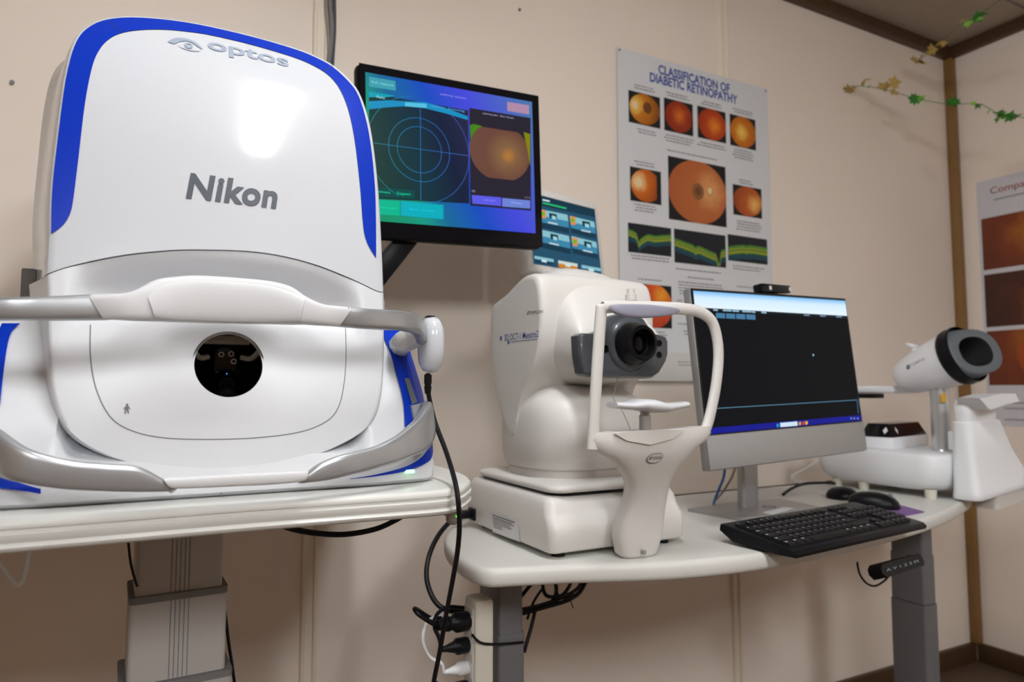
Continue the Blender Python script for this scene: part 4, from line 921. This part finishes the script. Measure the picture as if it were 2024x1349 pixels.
v, f, m = lathe(hb, ax, [(.075, AL-.002), (.078, AL+.002), (.080, AL+.012), (.077, AL+.022), (.080, AL+.030), (.078, AL+.036)], BLACK, 48, False, (0, 0, 1)); mk('hood_band', MB().add(v, f, m), te, sharp=50)
axn = ax.normalized(); upn = Vector((0, 0, 1)) - axn*axn.z; upn.normalize(); rtn = Vector((1, 0, 0))
def hoodring(d, hx, hz, dz=0, e=2.3): 
    c_ = hb + axn*(AL+d) + upn*dz; return [c_ + rtn*a + upn*b for a, b in sell(hx, hz, 40, e)]
# hood: the opening is tilted (lower lip reaches further forward)
def tiltring(ring, k): 
    c_ = sum(ring, Vector())/len(ring); return [p + axn*(-(p-c_).dot(rtn)*k) for p in ring]
tk_ = .42
hr_ = [hoodring(.028, .072, .070), tiltring(hoodring(.040, .070, .067, 0), -.2), tiltring(hoodring(.052, .066, .064, -.002), -tk_), tiltring(hoodring(.057, .064, .063, -.003), -tk_), tiltring(hoodring(.059, .060, .060, -.003), -tk_), tiltring(hoodring(.057, .042, .042, -.003), -tk_), hoodring(.03, .040, .038, -.003), hoodring(.005, .036, .034)]
v, f = loft(hr_[:6], True, False, False); mk('eye_hood', one(v, f, MGREY), te, sharp=60, label='grey rubber eye hood')
v, f = loft(hr_[5:], True, False, True); mk('hood_inside', one(v, f, BLACKM), te, sharp=60)
mb = MB(); kn = hb + axn*.055 + upn*.062
mb.add(*lathe(kn, upn, [(.008, 0), (.008, .008), (.005, .009), (.005, .012)], TEMPOW, 16)); mb.add(*rbox(kn+upn*.017, (.030, .026, .010), .004, 2, TEMPOW, rot=(math.radians(20), 0, 0)))
mk('top_knob', mb, te)
# lettering on the head's left side, wrapped on the cone
def cone_fn(d0, phi0):
    def fn(x, y):
        d = d0+x; r = lerpt(d, [(.02, .052), (.06, .061), (.10, .069), (AL, .0735)])+.0008; ph = phi0 + y/r
        return hb + axn*d + (-rtn)*(r*math.cos(ph)) + upn*(r*math.sin(ph))
    return fn
mb = MB(); fn = cone_fn(.0, .18); fit_text(mb, 'T E M P O', INK, fn, .066, .112, .0075)
A_ = [fn(.056+.0065*math.cos(a*.2618), .0065*math.sin(a*.2618)) for a in range(25)]; B_ = [fn(.056+.002*math.cos(a*.2618), .002*math.sin(a*.2618)) for a in range(25)]
mb.add(*strip(A_, B_, INK)); mk('maker_lettering', mb, te, label='small dark lettering with a round mark')
# front shroud with chin shelf
def shr(xa, xb, ya, yb, r, z, tilt=0): return [Vector((a, b, z + tilt*(a-xa))) for a, b in rrect(xa, xb, ya, yb, r, 5)]
v, f = loft([shr(1.815, 2.07, .985, 1.055, .02, .765, .10), shr(1.812, 2.085, .982, 1.055, .022, .772, .10), shr(1.815, 2.075, .985, 1.055, .022, .785, .09), shr(1.822, 2.02, 1.0, 1.055, .02, .88, .04), shr(1.828, 1.985, 1.008, 1.055, .018, .958, .02), shr(1.84, 1.975, 1.015, 1.05, .012, .965, .02)])
mk('front_shroud', one(v, f, TEMPOW), te, sharp=45)
v, f = loft([shr(1.90, 2.06, .99, 1.05, .01, .738, .12), shr(1.90, 2.07, .99, 1.05, .01, .772, .12)]); mk('shroud_underside', one(v, f, IVORY2), te)
v, f = loft([shr(1.832, 1.97, 1.012, 1.052, .016, .955, .02), shr(1.828, 1.968, 1.008, 1.052, .018, .985, 0), shr(1.828, 1.955, 1.008, 1.052, .018, 1.0, -.05), shr(1.838, 1.92, 1.012, 1.05, .016, 1.018, -.1)])
mk('chin_neck', one(v, f, TEMPOW), te, sharp=60)
ck = [onY(x, y, 1.0) for x, y in ((1910, 787), (1915, 788), (1950, 779), (1981, 778), (1990, 794), (1965, 799), (1933, 810), (1929, 808))]
mk('chin_shelf', MB().add(*prism(list(range(8)), lambda i: ck[i]+Vector((0, -.03, 0)), lambda i: ck[i]+Vector((0, .03, 0)), TEMPOW)), te, sharp=30)
mk('side_fin', MB().add(*rbox(onY(1897, 872, 1.066)+Vector((0, .01, 0)), (.024, .03, .05), .004, 2, TEMPOW)), te)
# tray on bracket behind the computer
mk('tray', MB().add(*rbox((1.985, 1.355, 1.043), (.15, .19, .022), .006, 3, TEMPOW)), te)
mk('tray_bracket', MB().add(*rbox((1.92, 1.375, 1.024), (.05, .13, .014), .003, 2, BLACK)), te)
mk('tray_post', MB().add(*rbox((1.88, 1.41, .949), (.03, .02, .152), .003, 2, BLACK)), te)
# device with black lid sitting on the base
bx = thing('black_lid_case', 'low white case with a faceted black lid on top of the vision tester base', 'case', (1.953, 1.29, .875), (0, 0, math.radians(12)))
mk('case_body', MB().add(*rbox((0, 0, .0165), (.26, .095, .033), .003, 2, TEMPOW)), bx, world=False)
v, f = loft([[Vector((a, b, z)) for a, b in rrect(-hx, hx, -hy, hy, .004, 2)] for hx, hy, z in ((.128, .045, .033), (.127, .044, .036), (.108, .030, .070), (.104, .026, .071))]); mk('lid', one(v, f, BLACKG), bx, world=False, sharp=20)
mb = MB(); dx = -.082
mb.add([Vector((dx-.007, -.0393, .0515)), Vector((dx, -.0437, .0415)), Vector((dx+.007, -.0393, .0515)), Vector((dx, -.0349, .0615))], [[0, 1, 2, 3]], CWHITE)
mb.add([Vector((-.1193, -.031, .0515)), Vector((-.1252, -.024, .0415)), Vector((-.1193, -.017, .0515)), Vector((-.1135, -.024, .0615))], [[0, 1, 2, 3]], CWHITE)
mk('lid_marks', mb, bx, world=False)
cable('black_cable', 'black cable on the desk emerging behind the grey computer', [(1548, 978, 1.30), (1565, 966, 1.32), (1590, 957, 1.34), (1625, 955, 1.36), (1650, 956, 1.37)], .0042, RUBBER)
cable('white_cord', 'thin white cord looping beside the vision tester base', [(1625, 905, 1.42), (1595, 925, 1.42), (1567, 940, 1.42), (1572, 950, 1.42), (1600, 955, 1.42), (1630, 952, 1.42)], .002, CWHITE)

# ------------------------------------------------------------------ posters
def retina(mb, a, b, name, cols, off, Y=None, X=None, rsc=.95, sx=1., cut=None):
    pass
PY = WY-.0112
po = thing('retinopathy_poster', 'white wall poster with a blue heading and orange retina photographs', 'poster', (1.49, WY, 1.55))
def wp(x, y): p = onY(x, y, PY); return (p.x, p.z)
zt_, zb_ = 2.051, 1.068; xl_, xr_ = 1.172, 1.790
rboxp('sheet', (xl_, PY, zb_), (xr_, PY+.0015, zt_), PAPER, po, bev=0)
rboxp('footer_strip', (xl_, PY-.0004, zb_), (xr_, PY, zb_+.085), PAPER3, po, bev=0)
for x, z in ((xl_+.008, zt_-.008), (xr_-.008, zt_-.008), (xl_+.008, zb_+.008)): mk('pin', MB().add(*lathe((x, PY-.002, z), (0, 1, 0), [(.003, 0), (.004, .002)], CHROME, 12)), po)
mb = MB(); fnp = lambda zc: (lambda x, y: Vector((x, PY-.0008, zc+y)))
a = wp(1301, 138); b = wp(1442, 172); fit_text(mb, 'CLASSIFICATION OF', INKB, fnp((a[1]+b[1])/2-.002), a[0], b[0], .030, bold=.03)
a = wp(1284, 154); b = wp(1457, 194); fit_text(mb, 'DIABETIC RETINOPATHY', INKB, fnp((a[1]+b[1])/2-.002), a[0], b[0], .030, bold=.03)
mk('heading', mb, po, label='blue capital lettering')
def fundus(tl, br, c0, c1, c2, disc, name, rs=1.0, cut=0., spots=()):
    a, b = wp(*tl), wp(*br); cx_, cz_ = (a[0]+b[0])/2, (a[1]+b[1])/2; hw, hh = (b[0]-a[0])/2, (a[1]-b[1])/2
    o = rboxp('photo', (a[0], PY-.0006, b[1]), (b[0], PY, a[1]), BLACKM, po, bev=0)
    mb = MB(); d = wp(*disc); pts = [(cx_+max(-hw, min(hw*(1-cut), hw*rs*math.cos(i*.1309))), cz_+max(-hh, min(hh, hh*rs*math.sin(i*.1309)))) for i in range(48)]
    m = radial_mat('retina_' + name, c0, c1, c2, (d[0]-1.49, PY-.0012-WY, d[1]-1.55), hw*1.7, 0., .22, 45.)
    mb.add([Vector((x, PY-.0012, z)) for x, z in pts], [list(range(48))], m); mk('retina_disc', mb, o)
    for n_, (q, r, m_) in enumerate(spots):
        c_ = wp(*q); mk('retina_spot', MB().add([Vector((c_[0]+r*math.cos(i*.2618), PY-.0016-.0003*n_, c_[1]+r*1.1*math.sin(i*.2618))) for i in range(24)], [list(range(24))], m_), o)
MAC = mat('macula_brown', (.16, .055, .015), .5); MACL = mat('macula_halo', (.26, .10, .035), .5); DSC = mat('disc_cream', (.80, .62, .36), .5); DSCH = mat('disc_halo', (.62, .30, .10), .5)
fundus((1242, 178), (1305, 255), 'f8d870', 'c87818', '6a3508', (1255, 207), 'a', .96, 0, [((1279, 214), .016, MAC), ((1254, 208), .011, DSC)])
fundus((1312, 193), (1370, 270), 'd87020', '9a3010', '5a1a08', (1342, 230), 'b', .96, .12)
fundus((1378, 209), (1435, 284), 'e88a20', 'b84010', '6a1808', (1412, 250), 'c', 1.0)
fundus((1442, 225), (1494, 298), 'f8d060', 'c87010', '8a3a08', (1465, 262), 'd', 1.0)
fundus((1245, 329), (1307, 406), 'f8e0a0', 'd06810', '6a2008', (1262, 360), 'e', .97, .3, [((1262, 361), .012, DSC)])
fundus((1320, 308), (1436, 450), 'e8a868', 'b86430', 'a8562a', (1402, 379), 'f', 1.02, 0, [((1379, 379), .024, MACL), ((1379, 379), .012, MAC), ((1402, 379), .016, DSCH), ((1402, 378), .009, DSC)])
fundus((1448, 364), (1506, 433), 'f0b860', 'b85818', '802808', (1490, 405), 'g', 1.0)
fundus((1253, 560), (1328, 650), 'f0a020', 'd85010', 'a02810', (1308, 585), 'h', 1.04)
NAVY = mat('scan_navy', (.004, .007, .014), .45); SG = mat('scan_green', (.07, .24, .03), .45); SY = mat('scan_yellow', (.42, .36, .02), .45); SB = mat('scan_blue', (.005, .055, .085), .45)
def scan(tl, br, curve, thick):
    a, b = wp(*tl), wp(*br)
    o = rboxp('photo', (a[0], PY-.0006, b[1]), (b[0], PY, a[1]), NAVY, po, bev=0); mb = MB()
    P = [(p.x, p.y) for p in catmull([(u, v_, 0) for u, v_ in curve], 6)]
    X = lambda u: a[0]+(b[0]-a[0])*max(0, min(1, u)); Z = lambda v_: b[1]+(a[1]-b[1])*max(.02, min(.98, v_))
    for k, (t0, t1, m) in enumerate(((0, .30, SG), (.30, .42, SY), (.42, .62, SG), (.62, .80, SY), (.80, .95, SG), (.95, 1.5, SB))):
        jit = lambda i: .012*math.sin(i*2.3+k)
        mb.add(*strip([Vector((X(u), PY-.0012, Z(v_-thick*t0+jit(i)))) for i, (u, v_) in enumerate(P)], [Vector((X(u), PY-.0012, Z(v_-thick*t1+jit(i)))) for i, (u, v_) in enumerate(P)], m))
    mk('scan_layers', mb, o, label='green and yellow layered scan')
scan((1241, 440), (1327, 508), [(0, .78), (.16, .70), (.20, .60), (.24, .40), (.28, .50), (.45, .68), (.6, .66), (.8, .72), (1, .78)], .26)
scan((1332, 452), (1435, 530), [(0, .72), (.2, .64), (.35, .58), (.40, .52), (.46, .57), (.6, .5), (.76, .42), (.80, .40), (.86, .12), (.90, .5), (1, .56)], .26)
scan((1438, 463), (1517, 524), [(0, .52), (.2, .60), (.38, .66), (.45, .64), (.55, .68), (.8, .68), (1, .66)], .36)
rnd = random.Random(3)
def para(tl, w_px, rows, dz=.0088, h=.0030, m=INKG):
    a = wp(*tl); b = wp(tl[0]+w_px, tl[1]+w_px*.25); mb = MB()
    for i in range(rows):
        z = a[1]-i*dz; x0, x1 = a[0]+rnd.uniform(0, .012), b[0]-rnd.uniform(0, .02); x = x0
        while x < x1-.004:
            l = min(rnd.uniform(.006, .018), x1-x); mb.add([(x, PY-.0008, z-h/2), (x+l, PY-.0008, z-h/2), (x+l, PY-.0008, z+h/2), (x, PY-.0008, z+h/2)], [[0, 1, 2, 3]], m); x += l+.0025
    mk('caption', mb, po)['kind'] = 'stuff'
for q, w_, r in (((1252, 167), 44, 2), ((1316, 182), 48, 2), ((1384, 199), 44, 2), ((1446, 214), 46, 2), ((1255, 254), 42, 2), ((1310, 265), 62, 3), ((1378, 280), 60, 2), ((1447, 294), 44, 4), ((1316, 296), 108, 1), ((1252, 318), 44, 2), ((1458, 355), 34, 2), ((1251, 403), 52, 3), ((1452, 436), 52, 4), ((1244, 504), 82, 2), ((1333, 531), 102, 1), ((1445, 525), 66, 2), ((1256, 551), 62, 1), ((1355, 548), 66, 1), ((1337, 557), 96, 5), ((1452, 566), 46, 1), ((1337, 594), 18, 1), ((1337, 640), 26, 1), ((1350, 655), 30, 2), ((1262, 655), 60, 3), ((1336, 716), 40, 2)): para(q, w_, r)

p2 = thing('image_comparison_poster', 'tall white poster with dark orange picture rows on the right wall', 'poster', (WX, 1.2, 1.38))
PX2 = WX-.0015
rboxp('sheet', (PX2, .90, .905), (PX2+.0013, 1.503, 1.860), PAPER2, p2, bev=0)
def wq(x, y): p = onX(x, y, PX2); return (p.y, p.z)
def warm(name, disc, r): return radial_mat(name, 'b06a10', '7a3410', '3c1a0a', (PX2-.0006-WX, disc[0]-1.2, disc[1]-1.38), r, 0., .6, 9.)
zz = [wq(1934, 435)[1], wq(1938, 536)[1], wq(1940, 545)[1], wq(1945, 648)[1], wq(1946, 656)[1], wq(1950, 762)[1]]
for i, (zt2, zb2) in enumerate(((zz[0], zz[1]), (zz[2], zz[3]), (zz[4], zz[5]))):
    o = rboxp('photo', (PX2-.0006, .92, zb2), (PX2, 1.492, zt2), warm('warm_%d' % i, (1.30, (zt2+zb2)/2+.03), .32+.0*i) if i != 1 else radial_mat('warm_1', '8a4a10', '4a200c', '22100a', (PX2-.0006-WX, 1.28-1.2, (zt2+zb2)/2-1.38), .32, 0., .6, 9.), p2, bev=0)
    rc_ = wq(2010, 700); 
    if i == 2:
        mb = MB(); mb.add([Vector((PX2-.0012, 1.292+.094*math.cos(a*.1309), (zt2+zb2)/2+.094*math.sin(a*.1309))) for a in range(48)], [list(range(48))], radial_mat('orange_disc', 'c07018', 'a84808', '7a2a04', (PX2-.0012-WX, 1.292-1.2, (zt2+zb2)/2+.04-1.38), .2, 0., .3, 20.)); mk('retina_disc', mb, o)
mb = MB(); c0 = wq(1957, 378); c1 = wq(2026, 370)
RED = mat('poster_red_ink', (.30, .06, .06), .6)
fit_text(mb, 'Compa', RED, lambda x, y: Vector((PX2-.0008, c0[0]-x, c0[1]-.004+y)), 0, (c0[0]-c1[0]), .034, bold=.005)
mk('heading', mb, p2, label='dark red heading')
for q, w_ in (((1964, 394), .13), ((1985, 795), .10), ((1985, 806), .12), ((1985, 828), .14)):
    p = wq(*q); mb = MB(); mb.add([(PX2-.0008, p[0], p[1]), (PX2-.0008, p[0]-w_, p[1]), (PX2-.0008, p[0]-w_, p[1]-.006), (PX2-.0008, p[0], p[1]-.006)], [[0, 1, 2, 3]], mat('pale_print', (.30, .30, .33), .6)); mk('caption', mb, p2)

# ------------------------------------------------------------------ power strip and plugs on the left desk leg
ps = thing('power_strip', 'white upright power strip strapped to the left desk leg', 'power strip', (.52, 1.16, .3))
pl = onY(946, 1174, 1.11); 
rboxp('housing', (.503, 1.105, .10), (.541, 1.155, .676), WARMW, ps, bev=.008)
rboxp('socket_face', (.5015, 1.112, .12), (.5035, 1.148, .66), IVORY2, ps, bev=.0005)
for z in (.635, .595, .555, .515, .475): rboxp('socket', (.5005, 1.116, z-.013), (.502, 1.144, z+.013), SATIN, ps, bev=.0003)
cable('strap', '', [(933, 1255, 1.10), (948, 1270, 1.10), (970, 1274, 1.103), (1000, 1273, 1.118), (1035, 1270, 1.118)], .0022, BLACK, parent=ps)
def plug(name, label, z, L, r, m, pts, cr, rings_=False, y=1.13):
    t = thing(name, label, 'plug', (.50, y, z), group='plugs in the power strip')
    mb = MB(); pr = [(r*.9, 0), (r, .004), (r, L*.4), (r*.7, L*.5), (r*.62, L*.6)]
    if rings_:
        pr += [(r*.75, L*.62), (r*.75, L*.68), (r*.6, L*.69), (r*.6, L*.74), (r*.7, L*.75), (r*.7, L*.81), (r*.5, L*.82), (r*.5, L)]
    else: pr += [(r*.4, L*.8), (r*.3, L)]
    mb.add(*lathe((.5005, y, z), (-1, -.15, .05), pr, m, 20)); mk('plug_body', mb, t)
    mk('cord', MB().add(*tube([Vector(p) for p in pts], cr, m, 8, 6)), t)
pt = lambda x, y, Y: tuple(onY(x, y, Y))
plug('power_plug', 'topmost thick black plug in the power strip', .637, .062, .017, BLACK, [(.44, 1.12, .64), pt(850, 1230, 1.10), pt(828, 1215, 1.10), pt(820, 1205, 1.11), pt(824, 1206, 1.14), pt(850, 1222, 1.16), pt(870, 1222, 1.17)], .0042, True)
plug('power_plug', 'flat black plug below the topmost one in the power strip', .596, .055, .014, BLACK, [(.447, 1.12, .599), pt(868, 1262, 1.11), pt(859, 1240, 1.12), pt(864, 1215, 1.13), pt(885, 1201, 1.14), pt(915, 1202, 1.15), pt(940, 1203, 1.17)], .0035)
plug('power_plug', 'white plug with a white looping cord in the power strip', .557, .048, .012, CWHITE, [(.452, 1.122, .56), pt(872, 1312, 1.12), pt(850, 1300, 1.12), pt(836, 1270, 1.12), pt(840, 1240, 1.13), pt(855, 1222, 1.16), pt(880, 1218, 1.18)], .0032)
plug('power_plug', 'lowest ribbed black plug at the bottom of the picture in the power strip', .519, .068, .017, BLACK, [(.435, 1.12, .522), pt(862, 1352, 1.12), pt(845, 1370, 1.12), pt(840, 1420, 1.14)], .0045, True)
cable('scanner_power_cord', 'thick black cord curving from the ivory scanner down to the power strip', [(930, 1021, 1.33), (912, 1023, 1.33), (890, 1032, 1.30), (866, 1060, 1.27), (848, 1100, 1.24), (843, 1140, 1.22), (852, 1175, 1.20), (868, 1198, 1.18), (890, 1208, 1.17), (920, 1210, 1.16)], .0048, RUBBER)
# cables bundled under the desk
bun = [([(1034, 1205, 1.22), (1075, 1195, 1.24), (1115, 1180, 1.26), (1140, 1165, 1.28), (1150, 1150, 1.3)], .004), ([(1034, 1213, 1.22), (1080, 1200, 1.24), (1120, 1188, 1.26), (1145, 1172, 1.28), (1158, 1150, 1.3)], .0045), ([(1034, 1212, 1.25), (1060, 1200, 1.26), (1090, 1190, 1.26), (1100, 1165, 1.27), (1096, 1150, 1.3)], .0038),
       ([(1072, 1150, 1.28), (1075, 1170, 1.26), (1085, 1180, 1.25), (1110, 1178, 1.25), (1125, 1160, 1.26), (1128, 1150, 1.28)], .004), ([(1030, 1180, 1.25), (1042, 1165, 1.25), (1055, 1150, 1.26)], .004), ([(1057, 1210, 1.22), (1050, 1240, 1.215), (1040, 1275, 1.21), (1036, 1290, 1.21)], .0038), ([(1042, 1225, 1.27), (1055, 1190, 1.27), (1075, 1160, 1.28)], .0028), ([(1098, 1150, 1.3), (1100, 1172, 1.26), (1108, 1182, 1.25), (1135, 1178, 1.26)], .004), ([(1124, 1182, 1.25), (1130, 1195, 1.25), (1133, 1203, 1.25)], .0012)]
lb = ['upper strand of the black cable bundle leaving the left desk leg', 'lowest long strand of the black cable bundle below the desk', 'short black strand curling up inside the bundle below the desk', 'black cable loop hanging in the middle of the under-desk bundle', 'black cable slanting up to the desk right of the left leg', 'black cord dropping from the bundle along the left desk leg', 'thin cord slanting behind the bundle beside the left desk leg', 'right-hand black cable loop of the under-desk bundle', 'tiny black tie end sticking out below the cable bundle']
for (p_, r_), l_ in zip(bun, lb): cable('desk_cable', l_, p_, r_, RUBBER, group='black cables under the desk')
# cables on the back wall, top
for pts, r, m, l in (([(652, -60), (652, 0), (656, 50), (654, 90), (648, 140), (640, 260)], .0055, CGREY, 'dark grey wall cable, left of the pair above the big scanner'), ([(661, -60), (661, 0), (661, 60), (658, 110), (655, 160), (650, 260)], .0042, INK, 'near-black wall cable, right of the pair above the big scanner'), ([(645, -60), (645, 10), (648, 50), (650, 100), (648, 150), (645, 260)], .0032, CTAUPE, 'thin taupe wall cable leftmost above the big scanner')):
    cable('wall_cable', l, pts, r, m, Y=WY-.014, group='cables on the back wall')

# nails and holes in the wall
for x, y in ((25, 164), (1026, 20)):
    p = onY(x, y, WY); o = mk('nail', MB().add(*lathe((p.x, WY+.001, p.z), (0, -1, 0), [(.0022, 0), (.0022, .004), (.004, .0045), (.004, .006)], CGREY, 10)), None); _props(o, 'small nail in the bare wall ' + ('left of the big scanner' if x < 100 else 'above the black monitor'), 'nail')

# ------------------------------------------------------------------ ivy garlands
def garland(label, path, leaves):
    P = [Vector(p) for p in path]; t = thing('ivy_garland', label, 'garland', P[0], group='ivy garlands in the corner')
    mk('string', MB().add(*tube(P, .0012, LEAF, 6, 6)), t)
    rd = random.Random(len(leaves)*3+1)
    for p, s, m, n in leaves:
        for k in range(n):
            c = Vector(p) + Vector((rd.uniform(-1, 1), rd.uniform(-1, 1), rd.uniform(-1, .6)))*s*.7
            R = Euler((rd.uniform(-.8, .8), rd.uniform(-1, 1), rd.uniform(0, 6.28))).to_matrix()
            o2 = [(0, -.1), (.45, -.35), (.5, .1), (.85, .25), (.35, .5), (0, 1), (-.35, .5), (-.85, .25), (-.5, .1), (-.45, -.35)]
            v = [c + R @ Vector((a*s*1.7, b*s*1.7, .12*s*(abs(a)))) for a, b in o2]; v2 = [q + R @ Vector((0, 0, .0008)) for q in v]
            nn = len(v); mb = MB().add(v+v2, [list(range(nn)), [nn+i for i in range(nn)][::-1]] + [[i, (i+1) % nn, nn+(i+1) % nn, nn+i] for i in range(nn)], m)
            mk('leaf', mb, t)
g = lambda x, y, Y: onY(x, y, Y)
garland('ivy garland hanging from the wall towards the right wall', [g(1682, 170, 1.575), g(1720, 172, 1.53), g(1765, 182, 1.47), g(1815, 196, 1.42), g(1876, 206, 1.36), g(1935, 206, 1.28), g(1978, 228, 1.22), g(2010, 231, 1.17), g(2060, 238, 1.1)],
        [(g(1682, 170, 1.57), .018, LEAFY, 3), (g(1707, 160, 1.54), .014, LEAFY, 2), (g(1716, 172, 1.53), .008, LEAF, 1), (g(1752, 165, 1.48), .02, LEAFY, 3), (g(1766, 176, 1.46), .014, LEAFY, 2), (g(1806, 193, 1.43), .016, LEAF, 2), (g(1826, 198, 1.41), .016, LEAFL, 3), (g(1878, 207, 1.36), .018, LEAF, 2), (g(1930, 205, 1.28), .012, LEAF, 2), (g(1927, 206, 1.28), .008, LEAFL, 1), (g(1958, 218, 1.25), .008, LEAFL, 1), (g(1978, 226, 1.22), .018, LEAF, 3), (g(1979, 236, 1.22), .013, LEAFL, 2), (g(2008, 232, 1.17), .016, LEAF, 3)])
garland('ivy garland with yellowed leaves running up to the ceiling', [g(1813, 122, 1.5), g(1830, 108, 1.47), g(1846, 98, 1.44), g(1866, 78, 1.40), g(1893, 55, 1.32), g(1912, 42, 1.27), g(1934, 30, 1.22), g(1990, -10, 1.1)],
        [(g(1815, 118, 1.5), .018, LEAFY, 4), (g(1846, 99, 1.44), .018, LEAFY, 4), (g(1858, 86, 1.41), .012, LEAFY, 2), (g(1900, 44, 1.30), .010, LEAFY, 2), (g(1911, 44, 1.27), .010, LEAFL, 2), (g(1932, 32, 1.22), .016, LEAF, 3), (g(1936, 36, 1.22), .008, LEAFL, 1)])
